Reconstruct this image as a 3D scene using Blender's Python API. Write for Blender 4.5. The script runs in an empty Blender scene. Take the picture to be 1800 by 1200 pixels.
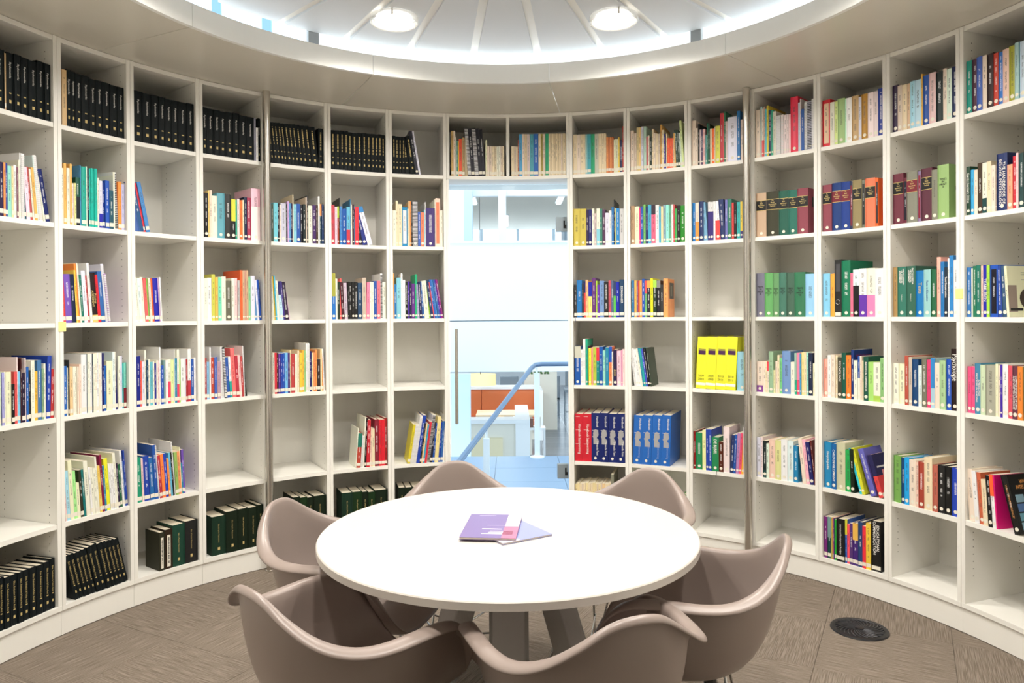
import bpy, bmesh, math, random
from mathutils import Vector, Matrix
from math import sin, cos, pi, radians, hypot, atan2

S = bpy.context.scene
COL = S.collection
random.seed(11)

# ------------------------------------------------------------------ camera, world, light, exposure
cd = bpy.data.cameras.new('camera')
cam = bpy.data.objects.new('camera', cd)
COL.objects.link(cam)
YAW, PITCH, ROLL = -0.0014, -0.0054, -0.0067
ex = Vector((cos(YAW), sin(YAW), 0))
ef = Vector((-sin(YAW) * cos(PITCH), cos(YAW) * cos(PITCH), sin(PITCH)))
ez = Vector((sin(YAW) * sin(PITCH), -cos(YAW) * sin(PITCH), cos(PITCH)))
cx_ = ex * cos(ROLL) + ez * sin(ROLL)
cy_ = ez * cos(ROLL) - ex * sin(ROLL)
M = Matrix.Identity(4)
for i in range(3):
    M[i][0], M[i][1], M[i][2] = cx_[i], cy_[i], -ef[i]
M[0][3], M[1][3], M[2][3] = 0.0191, -2.5469, 1.42
cam.matrix_world = M
cd.sensor_width = 36.0
cd.lens = 1318.8 / 1800 * 36.0
cd.shift_y = -(600 - 556.63) / 1800
cd.clip_start = 0.05
S.camera = cam

W = bpy.data.worlds.new('hall_daylight')
S.world = W
W.use_nodes = True
wb = W.node_tree.nodes['Background']
wb.inputs[0].default_value = (0.80, 0.91, 1.0, 1)
wb.inputs[1].default_value = 1.7
LAMP_W = 21       # each round ceiling lamp
COVE_W = 9.5        # emission strength of the cove tube
S.view_settings.view_transform = 'Standard'
S.view_settings.look = 'None'
S.view_settings.gamma = 1.0
S.view_settings.use_curve_mapping = False
S.view_settings.exposure = 0.32

# ------------------------------------------------------------------ materials
def lin(c):
    return c / 12.92 if c <= 0.04045 else ((c + 0.055) / 1.055) ** 2.4
def hx(h):
    if len(h) == 3:
        v = [int(ch, 16) / 15 for ch in h]
    else:
        v = [int(h[i:i + 2], 16) / 255 for i in (0, 2, 4)]
    return tuple(lin(x) for x in v)
def mat(name, rgb, rough=0.5, metal=0.0, spec=0.5, emit=None, es=1.0, coat=0.0):
    m = bpy.data.materials.new(name)
    m.use_nodes = True
    b = m.node_tree.nodes['Principled BSDF']
    if isinstance(rgb, str): rgb = hx(rgb)
    b.inputs['Base Color'].default_value = (*rgb, 1)
    b.inputs['Roughness'].default_value = rough
    b.inputs['Metallic'].default_value = metal
    b.inputs['Specular IOR Level'].default_value = spec
    if coat: b.inputs['Coat Weight'].default_value = coat
    if emit:
        b.inputs['Emission Color'].default_value = (*(hx(emit) if isinstance(emit, str) else emit), 1)
        b.inputs['Emission Strength'].default_value = es
    return m
def N(m, t, **kw):
    n = m.node_tree.nodes.new(t)
    for k, v in kw.items(): setattr(n, k, v)
    return n
def L(m, a, b): m.node_tree.links.new(a, b)
def bump(m, height, strength=0.2, dist=0.002):
    b = N(m, 'ShaderNodeBump'); b.inputs['Strength'].default_value = strength; b.inputs['Distance'].default_value = dist
    L(m, height, b.inputs['Height']); L(m, b.outputs[0], m.node_tree.nodes['Principled BSDF'].inputs['Normal'])
def math_(m, op, a, b=None, c=None):
    n = N(m, 'ShaderNodeMath', operation=op)
    for i, v in enumerate((a, b, c)):
        if v is None: continue
        if isinstance(v, (int, float)): n.inputs[i].default_value = v
        else: L(m, v, n.inputs[i])
    return n.outputs[0]

WHITE = mat('white_laminate', 'f3f1ea', 0.38)
SOFFIT = mat('soffit_laminate', 'dbd6ca', 0.3)
LIP = mat('lip_lit_white', 'f2f2ee', 0.4)  # same laminate as the soffit, whitened so the lip reads as lit
DISC = mat('ceiling_panel_white', 'd8dde3', 0.6)
STRIP = mat('ceiling_joint_strip', 'efeee9', 0.4)
TABLEM = mat('table_white', 'c8c2bb', 0.32)
STEEL = mat('brushed_steel', 'cdc8c0', 0.27, 0.95)
_w = N(STEEL, 'ShaderNodeTexNoise'); _w.inputs['Scale'].default_value = 30
_tc = N(STEEL, 'ShaderNodeTexCoord'); _mp = N(STEEL, 'ShaderNodeMapping'); _mp.inputs['Scale'].default_value = (6, 6, .3)
L(STEEL, _tc.outputs['Object'], _mp.inputs[0]); L(STEEL, _mp.outputs[0], _w.inputs['Vector']); bump(STEEL, _w.outputs[0], .1, .0005)
CHROME = mat('chrome_wire', 'c8c8c8', 0.12, 1.0)
BLACK = mat('black_plastic', '161616', 0.35)
SHELL = mat('taupe_shell', '8f817a', 0.34)
_n = N(SHELL, 'ShaderNodeTexNoise'); _n.inputs['Scale'].default_value = 900
bump(SHELL, _n.outputs[0], 0.08, 0.0005)
GREYLEG = mat('grey_painted_steel', 'b9b8b4', 0.45)
HOLE = mat('pin_hole', '34322e', 0.8)
STICK = mat('label_paper', 'ece6d6', 0.6)
PAGES = mat('page_block', 'e2d8c2', 0.8)
_tc = N(PAGES, 'ShaderNodeTexCoord'); _wv = N(PAGES, 'ShaderNodeTexWave'); _wv.inputs['Scale'].default_value = 240
L(PAGES, _tc.outputs['Object'], _wv.inputs['Vector']); bump(PAGES, _wv.outputs[1], .25, .0006)
GOLD = mat('gold_foil', 'd8c078', 0.35, 0.3)
INKW = mat('white_print', 'f2f0ea', 0.6)
INKK = mat('black_print', '1c1c20', 0.6)
INKO = mat('orange_print', 'e8a25a', 0.6)
INKY = mat('gold_print', 'cfb878', 0.6)
YEL = mat('sticky_note_paper', 'ece696', 0.7)
GLASSW = mat('hinge_grey', '9aa6ae', 0.4, 0.4)

# cover: base colour and lettering brightness come from each object's own colour
def cover_material(name, printed, rough=0.38):
    m = bpy.data.materials.new(name); m.use_nodes = True
    b = m.node_tree.nodes['Principled BSDF']; b.inputs['Roughness'].default_value = rough
    oi = N(m, 'ShaderNodeObjectInfo')
    if not printed:
        L(m, oi.outputs['Color'], b.inputs['Base Color']); return m
    tc = N(m, 'ShaderNodeTexCoord')
    g = N(m, 'ShaderNodeSeparateXYZ'); L(m, tc.outputs['Generated'], g.inputs[0])
    o = N(m, 'ShaderNodeSeparateXYZ'); L(m, tc.outputs['Object'], o.inputs[0])
    gx = math_(m, 'ABSOLUTE', math_(m, 'SUBTRACT', g.outputs[0], .5))
    inx = math_(m, 'LESS_THAN', gx, .145)
    r = oi.outputs['Random']
    lo = math_(m, 'MULTIPLY_ADD', r, .25, .22)
    inz = math_(m, 'MULTIPLY', math_(m, 'GREATER_THAN', g.outputs[2], lo), math_(m, 'LESS_THAN', g.outputs[2], math_(m, 'MULTIPLY_ADD', r, -.18, .93)))
    cb = N(m, 'ShaderNodeCombineXYZ')
    L(m, math_(m, 'MULTIPLY', o.outputs[0], 260), cb.inputs[0]); L(m, math_(m, 'MULTIPLY', r, 900), cb.inputs[1]); L(m, math_(m, 'MULTIPLY', o.outputs[2], 760), cb.inputs[2])
    nz = N(m, 'ShaderNodeTexNoise'); nz.inputs['Scale'].default_value = 1.0; nz.inputs['Detail'].default_value = 1
    L(m, cb.outputs[0], nz.inputs['Vector'])
    nb = N(m, 'ShaderNodeTexNoise', noise_dimensions='1D'); nb.inputs['Scale'].default_value = 1.0; nb.inputs['Detail'].default_value = 0
    L(m, math_(m, 'ADD', math_(m, 'MULTIPLY', o.outputs[2], 36), math_(m, 'MULTIPLY', r, 70)), nb.inputs['W'])
    word = math_(m, 'GREATER_THAN', nb.outputs[0], .42)
    k = math_(m, 'MULTIPLY', math_(m, 'MULTIPLY', inx, inz), math_(m, 'MULTIPLY', word, math_(m, 'GREATER_THAN', nz.outputs[0], .47)))
    k = math_(m, 'MULTIPLY', k, .62)
    ink = N(m, 'ShaderNodeCombineColor')
    for i in range(3): L(m, oi.outputs['Alpha'], ink.inputs[i])
    mx = N(m, 'ShaderNodeMix', data_type='RGBA')
    L(m, k, mx.inputs[0]); L(m, oi.outputs['Color'], mx.inputs[6]); L(m, ink.outputs[0], mx.inputs[7])
    L(m, mx.outputs[2], b.inputs['Base Color'])
    return m
COVER = cover_material('book_cover', False)
SPINE = cover_material('book_spine_print', True)
CLOTH = cover_material('book_cloth', False, 0.55)
CLOTH.node_tree.nodes['Principled BSDF'].inputs['Specular IOR Level'].default_value = .22
_n = N(CLOTH, 'ShaderNodeTexNoise'); _n.inputs['Scale'].default_value = 1500; bump(CLOTH, _n.outputs[0], .2, .0004)

# ------------------------------------------------------------------ mesh helpers
class MB:
    def __init__(s): s.v = []; s.f = []; s.mi = []
    def quad_pts(s, pts, mi=0):
        i = len(s.v); s.v += [tuple(p) for p in pts]; s.f.append(tuple(range(i, i + len(pts)))); s.mi.append(mi)
    def box(s, a, b, mi=0, front=None):
        x0, y0, z0 = a; x1, y1, z1 = b; i = len(s.v)
        s.v += [(x0, y0, z0), (x1, y0, z0), (x1, y1, z0), (x0, y1, z0), (x0, y0, z1), (x1, y0, z1), (x1, y1, z1), (x0, y1, z1)]
        for k, f in enumerate(((0, 3, 2, 1), (4, 5, 6, 7), (0, 1, 5, 4), (1, 2, 6, 5), (2, 3, 7, 6), (3, 0, 4, 7))):
            s.f.append(tuple(i + j for j in f)); s.mi.append(front if (k == 2 and front is not None) else mi)
        return s
    def prism(s, poly, z0, z1, mi=0):
        i = len(s.v); n = len(poly)
        s.v += [(x, y, z0) for x, y in poly] + [(x, y, z1) for x, y in poly]
        s.f.append(tuple(i + n - 1 - k for k in range(n))); s.mi.append(mi)
        s.f.append(tuple(i + n + k for k in range(n))); s.mi.append(mi)
        for k in range(n):
            l = (k + 1) % n; s.f.append((i + k, i + l, i + n + l, i + n + k)); s.mi.append(mi)
        return s
    def tube(s, pts, r, n=8, mi=0, cap=True):
        pts = [Vector(p) for p in pts]; i0 = len(s.v); m = len(pts); up = None
        for k, p in enumerate(pts):
            d = (pts[min(k + 1, m - 1)] - pts[max(k - 1, 0)]).normalized()
            if up is None: up = Vector((0, 0, 1)) if abs(d.z) < .95 else Vector((1, 0, 0))
            a = d.cross(up).normalized(); b = a.cross(d).normalized(); up = b
            rr = r[k] if isinstance(r, (list, tuple)) else r
            for j in range(n):
                t = 2 * pi * j / n; s.v.append(tuple(p + a * cos(t) * rr + b * sin(t) * rr))
        for k in range(m - 1):
            for j in range(n):
                l = (j + 1) % n
                s.f.append((i0 + k * n + j, i0 + k * n + l, i0 + (k + 1) * n + l, i0 + (k + 1) * n + j)); s.mi.append(mi)
        if cap:
            s.f.append(tuple(i0 + n - 1 - j for j in range(n))); s.mi.append(mi)
            s.f.append(tuple(i0 + (m - 1) * n + j for j in range(n))); s.mi.append(mi)
        return s
    def lathe(s, prof, n=48, mi=0, c=(0, 0)):
        i0 = len(s.v); m = len(prof)
        for r, z in prof:
            for j in range(n):
                t = 2 * pi * j / n; s.v.append((c[0] + r * cos(t), c[1] + r * sin(t), z))
        for k in range(m - 1):
            for j in range(n):
                l = (j + 1) % n
                s.f.append((i0 + k * n + j, i0 + k * n + l, i0 + (k + 1) * n + l, i0 + (k + 1) * n + j)); s.mi.append(mi)
        s.f.append(tuple(i0 + n - 1 - j for j in range(n))); s.mi.append(mi)
        s.f.append(tuple(i0 + (m - 1) * n + j for j in range(n))); s.mi.append(mi)
        return s
    def arc(s, r0, r1, t0, t1, z0, z1, n=8, mi=0, dy=0.0):
        # curved bar: angles from +y towards +x, about (0, dy)
        i0 = len(s.v)
        for k in range(n + 1):
            t = t0 + (t1 - t0) * k / n
            for r, z in ((r0, z0), (r1, z0), (r1, z1), (r0, z1)):
                s.v.append((r * sin(t), dy + r * cos(t), z))
        for k in range(n):
            a = i0 + 4 * k
            for j in range(4):
                l = (j + 1) % 4; s.f.append((a + j, a + 4 + j, a + 4 + l, a + l)); s.mi.append(mi)
        s.f.append((i0, i0 + 1, i0 + 2, i0 + 3)); s.mi.append(mi)
        e = i0 + 4 * n; s.f.append((e + 3, e + 2, e + 1, e)); s.mi.append(mi)
        return s
    def mesh(s, name, mats, smooth=False, fix=True):
        me = bpy.data.meshes.new(name); me.from_pydata(s.v, [], s.f)
        for m in (mats if isinstance(mats, (list, tuple)) else [mats]): me.materials.append(m)
        if any(s.mi): me.polygons.foreach_set('material_index', s.mi)
        if fix:
            bm = bmesh.new(); bm.from_mesh(me); bmesh.ops.recalc_face_normals(bm, faces=bm.faces); bm.to_mesh(me); bm.free()
        if smooth:
            me.polygons.foreach_set('use_smooth', [True] * len(me.polygons))
            me.set_sharp_from_angle(angle=radians(38))
        me.update()
        return me
    def build(s, name, mats, parent=None, smooth=False, loc=None, fix=True):
        return link(name, s.mesh(name, mats, smooth, fix), parent, loc)
def link(name, data, parent=None, loc=None, rot=None):
    o = bpy.data.objects.new(name, data); COL.objects.link(o)
    if parent is not None: o.parent = parent
    if loc: o.location = loc
    if rot: o.rotation_euler = rot
    return o
def tag(o, label, cat, group=None):
    o['label'] = label; o['category'] = cat
    if group: o['group'] = group
    return o
def thing(name, label, cat, loc=(0, 0, 0), rz=0.0, group=None):
    return tag(link(name, None, None, loc, (0, 0, rz)), label, cat, group)
def struct(o): o['kind'] = 'structure'; return o
def bevel(o, w, seg=2):
    b = o.modifiers.new('bevel', 'BEVEL'); b.width = w; b.segments = seg; b.limit_method = 'ANGLE'; return o
_tcache = {}
def text_mesh(body, size, align='CENTER', ls=1.0, sx=1.0, bold=0.0):
    key = (body, size, align, ls, sx, bold)
    if key in _tcache: return _tcache[key]
    cu = bpy.data.curves.new('lettering', 'FONT'); cu.body = body; cu.size = size; cu.align_x = align; cu.align_y = 'CENTER'
    cu.space_line = ls; cu.resolution_u = 2; cu.offset = bold
    o = bpy.data.objects.new('tmp', cu); COL.objects.link(o)
    bpy.context.view_layer.update()
    me = bpy.data.meshes.new_from_object(o.evaluated_get(bpy.context.evaluated_depsgraph_get()))
    if sx != 1.0:
        for v in me.vertices: v.co.x *= sx
    bpy.data.objects.remove(o); bpy.data.curves.remove(cu)
    _tcache[key] = me
    return me
def text_part(name, body, size, parent, loc, m, vertical=False, face='spine', **kw):
    me = text_mesh(body, size, **kw).copy(); me.materials.clear(); me.materials.append(m)
    o = link(name, me, parent, loc)
    if face == 'spine':
        R_ = Matrix(((0, 1, 0), (0, 0, -1), (-1, 0, 0))) if vertical else Matrix(((1, 0, 0), (0, 0, -1), (0, 1, 0)))
    elif face == 'right':      # on the +x board, seen from +x
        R_ = Matrix(((0, 0, 1), (1, 0, 0), (0, 1, 0)))
    else:
        R_ = Matrix.Identity(3)
    o.rotation_euler = R_.to_euler()
    return o
CELLS = {
 'A1': '-128,30.9,242,J,0|-96,42.8,244,J,0|-53,7.3,236,db8,0|-45,32.7,243,J,0|-12,32.2,245,J,0|20,37.4,244,J,0|58,40.3,242,J,0|99,35.3,254,J,0|134,26.6,252,J,0',
 'B1': '-149,21.1,251,db8,0|-128,22.0,257,J,0|-105,19.0,254,J,0|-86,31.0,250,J,0|-54,37.6,252,J,0|-16,30.2,245,J,0|14,34.2,248,J,0|49,38.4,248,J,0|88,39.2,246,J,0|127,31.1,247,J,0',
 'C1': '-155,45.5,251,J,0|-109,43.0,248,J,0|-66,37.4,249,J,0|-28,32.2,248,J,0|5,36.3,245,J,0|41,35.4,246,J,0|77,45.2,247,J,0|123,36.7,250,J,0',
 'D1': '-161,27.5,246,J,0|-133,35.3,244,J,0|-97,31.2,243,J,0|-66,33.9,241,J,0|-31,38.2,244,J,0|7,34.8,246,J,0|42,42.4,239,J,0|85,40.6,239,J,0|126,10.1,239,99a,0|137,11.0,186,fff,0|148,12.7,240,J,0',
 'E1': '-142,18.4,230,J,6|-123,17.7,230,J,6|-105,19.3,231,J,6|-85,17.9,232,J,6|-67,19.5,233,J,6|-47,23.7,233,J,6|-23,20.6,234,J,6|-2,22.3,236,J,6|21,22.5,235,J,6|44,25.9,234,J,6|70,26.9,236,J,6|97,35.5,234,J,6|133,26.6,233,J,0',
 'F1': '-163,27.6,232,J,0|-135,28.6,232,J,0|-106,22.1,234,J,0|-83,23.0,233,J,0|-60,23.1,229,J,0|-36,26.6,227,J,0|-9,33.6,230,J,0|25,26.9,233,J,0|52,25.3,231,J,0|78,22.0,231,J,0|100,21.2,231,J,0|122,21.3,233,J,0|144,18.8,231,J,0',
 'G1': '-154,20.2,231,J,0|-134,18.6,229,J,0|-115,19.5,228,J,0|-95,18.6,228,J,0|-76,34.3,224,J,7|-41,30.1,235,J,8|-11,18.8,268,223,9|8,11.9,269,eef,9',
 'H1': '-160,14.5,279,ca6,0|-146,10.7,279,edc,0|-134,7.0,240,ddc,0|-127,8.3,218,387,0|-118,5.8,218,ec4,0|-112,18.2,231,e53,0|-94,17.0,239,b96,0|-76,18.2,241,ba8,0|-58,22.6,297,112,4,k|-35,21.4,296,112,4|-13,24.5,299,112,4,k|12,21.4,297,112,4|34,18.3,292,112,4|53,10.2,227,eec,0|63,14.0,188,edc,0|78,14.0,187,dcb,0|92,13.4,187,edb,0|106,15.2,187,dca,0|121,12.1,187,eed,0|134,12.1,188,eed,0|146,12.1,188,dcb,0|159,10.3,188,edb,0',
 'I1': '-170,17.2,188,edb,0|-152,10.7,187,dcb,0|-141,11.3,186,edb,0|-129,7.4,227,a43,0|-121,19.1,261,5ad,0|-102,14.5,262,edc,0|-87,15.8,261,dca,0|-71,16.5,261,dcc,0|-54,22.9,260,5ab,0|-31,29.4,261,26b,0|-1,17.1,261,edb,0|17,9.3,260,a93,0|26,15.8,260,dcb,0|43,19.6,260,2a7,0|63,10.6,260,edb,0|74,10.6,260,dca,0|85,10.6,260,edb,0|96,10.6,259,dca,0|107,10.6,259,edb,0|117,10.6,259,dca,0|128,10.5,259,edb,0|139,10.5,258,dcb,0|150,18.9,259,dca,0',
 'J1': '-155,24.0,248,edb,0|-131,22.1,246,edc,0|-108,16.0,246,edb,0|-92,13.5,246,edb,0|-78,11.7,245,9cc,0|-66,21.9,245,4ab,0|-44,23.7,244,2a7,0|-20,22.4,244,ccb,0|3,17.5,244,edb,0|21,16.3,244,edb,0|38,11.5,243,edb,0|50,11.5,219,e95,0|62,11.5,218,c74,0|74,9.7,217,e95,0|84,11.5,218,c74,0|96,11.4,201,eec,0|107,15.5,204,ddb,0|123,9.0,215,ec5,0|133,15.5,197,225,0|149,6.1,279,b43,0',
 'K1': '-163,20.5,246,edc,0|-142,14.2,231,dcb,0|-127,14.2,263,dc9,0|-113,13.7,261,ec8,0|-99,15.0,262,dde,0|-83,15.8,263,bdc,0|-67,9.6,202,c45,0|-57,9.6,206,edc,0|-47,13.5,195,232,0|-33,11.7,244,edb,0|-21,9.1,219,edc,0|-11,9.1,215,edb,0|-2,7.4,212,edb,0|6,10.4,211,dcb,0|17,10.3,264,da5,0|27,13.3,230,edb,0|41,11.6,207,22a,2|53,6.0,206,edb,0|59,12.4,180,f63,0|72,10.2,178,f63,0|83,12.3,177,f63,0|95,7.2,167,edb,0|103,8.9,205,eb6,2|112,14.3,222,243,3|127,10.1,221,243,3|138,12.2,204,ded,4|150,12.2,275,dea,4',
 'L1': '-163,21.7,265,edc,0|-140,11.9,218,edc,0|-128,9.3,240,222,0|-118,9.2,206,dcc,0|-109,11.0,205,546,0|-97,12.7,206,ebb,0|-84,11.3,172,6aa,0|-73,6.1,236,175,0|-66,10.4,230,143,0|-55,11.2,203,edb,0|-44,13.8,202,f73,0|-29,4.3,209,edc,0|-25,27.8,214,dd5,0|3,16.6,282,c34,0|20,6.4,280,d55,0|27,8.9,289,375,0|37,11.4,231,dcc,0|48,54.7,251,eef,0|103,16.9,279,27b,0|121,15.2,229,edc,0|136,16.0,255,c8a,0',
 'M1': '-164,26.9,265,edc,0|-137,9.1,280,acc,0|-127,10.5,266,edc,0,/e55@.35|-117,6.2,277,dba,0|-110,10.4,262,6cd,0|-99,10.4,278,dc4,0|-88,14.5,251,135,0|-73,11.2,248,3a8,0|-62,16.7,239,ddc,0|-45,26.2,212,ddd,0,s|-18,15.5,212,edd,0,s|-2,15.5,209,edd,0|14,10.9,209,edd,0|25,10.8,208,fdd,0|36,40.5,296,e35,0|77,9.7,260,cde,0|87,6.2,278,edd,0|94,16.2,221,15a,0|111,15.7,257,ccc,0,s|127,23.4,255,ccd,0,k|150,13.3,264,eee,0,s',
 'N1': '-162,41.9,242,d23,0,peca|-120,24.3,223,eed,0|-95,17.4,222,de9,0|-78,39.1,230,ac8,0|-38,7.4,224,cfd,0|-30,27.2,224,fff,0|-3,37.0,227,ca7,0|35,14.3,214,dde,0|49,30.8,224,b82,0|81,28.3,224,fee,0|109,25.9,223,edd,0|136,26.4,230,139,0',
 'O1': '-161,27.6,226,324,0|-133,23.2,219,dcb,0|-110,24.6,216,edb,0|-85,16.1,216,db9,0|-68,23.3,220,ade,0|-45,34.3,218,bde,0|-10,7.1,239,eb5,0|-2,28.6,228,25a,0|27,32.2,231,ecc,0|59,35.6,224,122,0|95,17.4,232,edc,0|113,23.0,225,ded,0|136,24.6,229,125,0',
 'P1': '-161,25.8,230,298,0|-135,26.3,229,534,0|-109,26.3,231,46b,0|-82,21.7,228,edc,0|-60,31.2,227,322,0|-28,21.0,220,c43,0|-7,18.3,218,37c,0|12,28.3,223,ecb,0|41,27.4,226,aa3,0|68,18.6,231,acc,0|88,6.4,230,7bc,0|94,22.8,227,cde,0|118,18.0,225,45a,0|136,25.1,219,a86,0',
 'A2': '-133,15.7,218,eed,0|-117,15.9,218,27a,0|-100,16.0,221,edc,0|-84,17.5,221,214,0|-66,9.7,222,e95,0|-56,10.1,221,249,0|-45,17.6,213,9dc,0|-27,8.5,215,eda,0|-18,12.7,221,eee,0|-5,6.6,213,856,0|2,6.6,245,eed,0|9,5.2,276,eee,0|14,14.4,275,eee,0,s|29,11.0,224,156,4|40,16.8,221,fde,4|58,13.4,225,b55,5|71,7.6,218,eed,5|79,12.8,225,eb6,5|93,6.6,278,dee,5|100,16.3,281,eee,6,s|116,5.2,280,eee,7|122,9.0,192,eed,8|131,20.4,227,126,10',
 'B2': '-153,9.6,250,eed,0|-143,12.3,274,eb6,0|-130,13.8,254,eed,0|-116,9.8,275,eb6,0|-105,8.1,189,edd,0|-97,8.9,191,dd9,0|-88,19.7,219,154,0,/012@.6|-68,3.8,276,59c,0|-63,22.8,272,2a9,0|-40,6.0,276,ded,0|-34,8.8,269,134,0|-25,7.8,270,2ba,0|-16,8.6,272,1ba,0|-7,7.5,272,2ba,0|1,7.9,273,1ba,0|9,8.0,273,2ba,0|17,7.6,233,eed,0|25,15.8,221,dde,0,/22a@.3|41,13.7,213,138,0|55,19.8,226,25b,0|76,20.8,183,256,0|97,8.4,272,eed,0|106,17.6,273,eee,2,k|124,17.4,232,f94,0|141,16.8,222,bbd,0',
 'C2': '-157,26.6,240,46a,11|-130,20.9,239,258,11|-109,9.1,241,d34,11|-99,18.6,247,48c,11',
 'D2': '-161,7.2,236,123,0|-153,19.7,236,000,0|-133,7.7,249,fd8,0|-125,13.0,252,edc,0|-112,26.9,224,eed,0|-85,42.1,242,6ab,0|-42,33.9,242,333,0|-8,22.8,216,111,0,^dd4@.55|15,10.2,214,2b9,0|26,12.4,221,edd,0|39,15.9,215,f73,0|55,8.2,218,edb,0|64,16.9,234,124,0|81,24.4,234,a35,0|106,51.2,288,fcd,0,/fee@.65',
 'E2': '-145,11.1,210,454,0|-133,24.4,220,7cd,0|-108,8.7,217,112,0|-99,7.9,210,edc,0|-91,29.7,220,ccd,0|-61,7.2,217,111,0|-53,8.9,233,cad,0|-44,10.6,223,59c,0|-33,8.1,223,125,0|-24,4.7,274,edb,0|-19,17.5,220,8cd,0|-1,22.3,224,25a,0|21,14.7,219,112,0|36,16.0,223,122,0|53,7.0,265,dcb,0|60,8.3,275,333,0|69,23.6,219,eed,0|93,19.4,223,426,0|113,12.8,224,432,0|126,10.7,276,eee,0|137,10.7,233,245,0,^e95@.3|148,11.6,231,136,0',
 'F2': '-163,20.0,232,c45,0|-142,14.5,222,ecd,0|-127,10.3,225,a43,0,^bd3@.3|-117,3.9,275,222,0|-112,12.5,226,48c,0|-100,27.6,212,15a,0|-72,20.3,224,6bd,0,/c34@.4|-51,3.9,272,28b,0|-47,7.0,240,eed,0|-39,11.3,241,423,0|-27,3.9,228,59c,0|-23,22.7,227,e34,0|-0,23.7,215,113,9|24,30.4,221,238,14|55,28.4,235,eef,15,^38c@.15',
 'G2': '-154,19.3,218,eed,0|-135,12.0,277,edb,0|-122,24.4,257,edb,0|-98,32.8,239,28b,0,peee|-64,5.8,229,eed,0|-58,7.9,279,ec9,0|-50,7.9,277,e95,0|-41,7.1,275,222,0|-34,33.8,278,222,0,k|0,16.4,214,46b,0|17,20.6,210,f86,0|38,4.6,228,9de,0|43,5.1,275,ddd,0|49,54.5,238,437,0|103,3.8,293,eed,0|108,29.3,300,fdc,0,pf86|137,16.6,227,eed,0',
 'J2': '-155,39.5,229,cb5,0|-115,39.3,228,cb5,0|-76,13.0,222,324,0|-62,20.9,222,226,0|-41,13.5,227,eed,0|-27,14.1,198,cbb,0|-12,19.5,226,eed,0,/8cd@.45|7,15.9,223,487,0|24,17.6,220,535,0|42,22.4,198,dde,0|65,14.6,210,eee,0|80,14.5,231,27b,0|94,6.8,275,222,0|102,7.3,224,dd9,0|109,19.2,222,28c,0|129,25.7,219,ccc,0',
 'K2': '-163,22.8,232,b97,0|-140,26.5,227,eec,0|-113,7.3,219,e38,0|-105,16.2,225,25a,0|-88,13.6,236,7b6,0|-74,15.4,223,126,0|-59,20.4,232,4ac,0|-38,23.5,230,e68,0,^323@.25|-14,20.9,228,eee,0|8,12.1,218,3ac,0|20,13.3,217,eda,0|34,15.7,225,8ab,0|50,16.9,224,9ed,0|67,14.4,220,6a8,0|82,10.7,225,eee,0|93,9.4,224,c55,0|103,12.5,199,4a5,0|116,17.9,216,111,0|134,28.2,215,282,0',
 'L2': '-163,17.4,225,27b,0|-145,21.1,224,edc,0,/e94@.5|-123,26.7,229,236,0|-96,24.6,223,7ac,4|-71,15.1,223,ddd,0,/327@.75|-56,18.2,221,ddd,0,/327@.75|-37,10.7,223,eee,0|-26,28.4,223,fff,0,/e44@.5|3,28.2,230,236,3|31,13.5,226,77b,0|45,23.7,229,376,0|69,11.6,206,d44,0|81,15.7,207,111,0|98,19.2,207,3aa,0|117,13.2,208,ec5,0,/437@.2|131,19.6,224,275,0|151,6.6,227,b44,0',
 'M2': '-164,59.1,244,ca8,0,Y|-105,72.3,245,443,0,Y|-32,52.9,242,265,0,Y|21,49.4,240,276,0,Y|71,57.9,242,945,0,Y d190',
 'N2': '-162,49.7,242,945,0,Y|-112,49.5,246,248,0,Y|-62,48.5,244,249,0,Y|-13,14.8,240,235,0,p723|2,47.2,243,985,0,Y|49,16.9,238,776,0,p222|67,51.5,243,e74,0,Y|119,15.6,238,e62,0,p322',
 'O2': '-161,55.6,241,734,0,Y|-105,18.7,216,623,0,p112|-86,54.3,240,887,0,Y|-32,15.6,234,879,0,p823|-15,54.7,242,634,0,Y|40,27.3,228,887,0|67,53.9,243,9b7,0,T1',
 'P2': '-161,16.7,212,243,0,T2|-144,15.8,196,4ad,0|-128,17.9,193,edc,0|-110,22.2,218,432,0|-87,22.7,214,eed,0,/144@.3|-64,20.9,216,edb,0|-43,19.9,196,edc,0|-23,5.4,190,a98,0|-17,49.1,237,236,0,T3|33,23.1,184,fa8,0|56,16.0,215,c34,0|73,10.4,224,ecc,0|83,21.7,221,244,0|106,9.5,221,111,0|115,19.3,181,d7a,0|135,19.1,195,246,0',
 'B3': '-152,12.8,216,d44,3|-139,28.8,219,75b,3|-110,19.9,220,124,3|-90,7.9,239,ec5,3|-81,8.6,268,f94,4|-72,6.8,272,eed,4|-65,11.2,218,176,4|-53,17.9,238,eef,4|-35,9.9,216,b44,4|-25,12.2,274,eee,4|-12,25.1,230,211,4,T4 /ec7@.15|13,15.9,222,d23,5|30,21.4,239,36a,5|52,14.3,274,dde,5,s|66,9.3,230,b9c,6,s',
 'C3': '-157,10.8,220,eee,4|-146,12.0,215,eed,4|-133,14.8,215,dee,4|-118,12.6,220,eed,4|-105,14.2,216,e66,4|-91,8.1,213,8b5,3|-82,11.2,217,edc,3|-71,10.5,215,e63,3|-60,26.3,217,22a,3|-33,5.1,218,cac,3|-27,5.9,222,fff,2',
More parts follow.
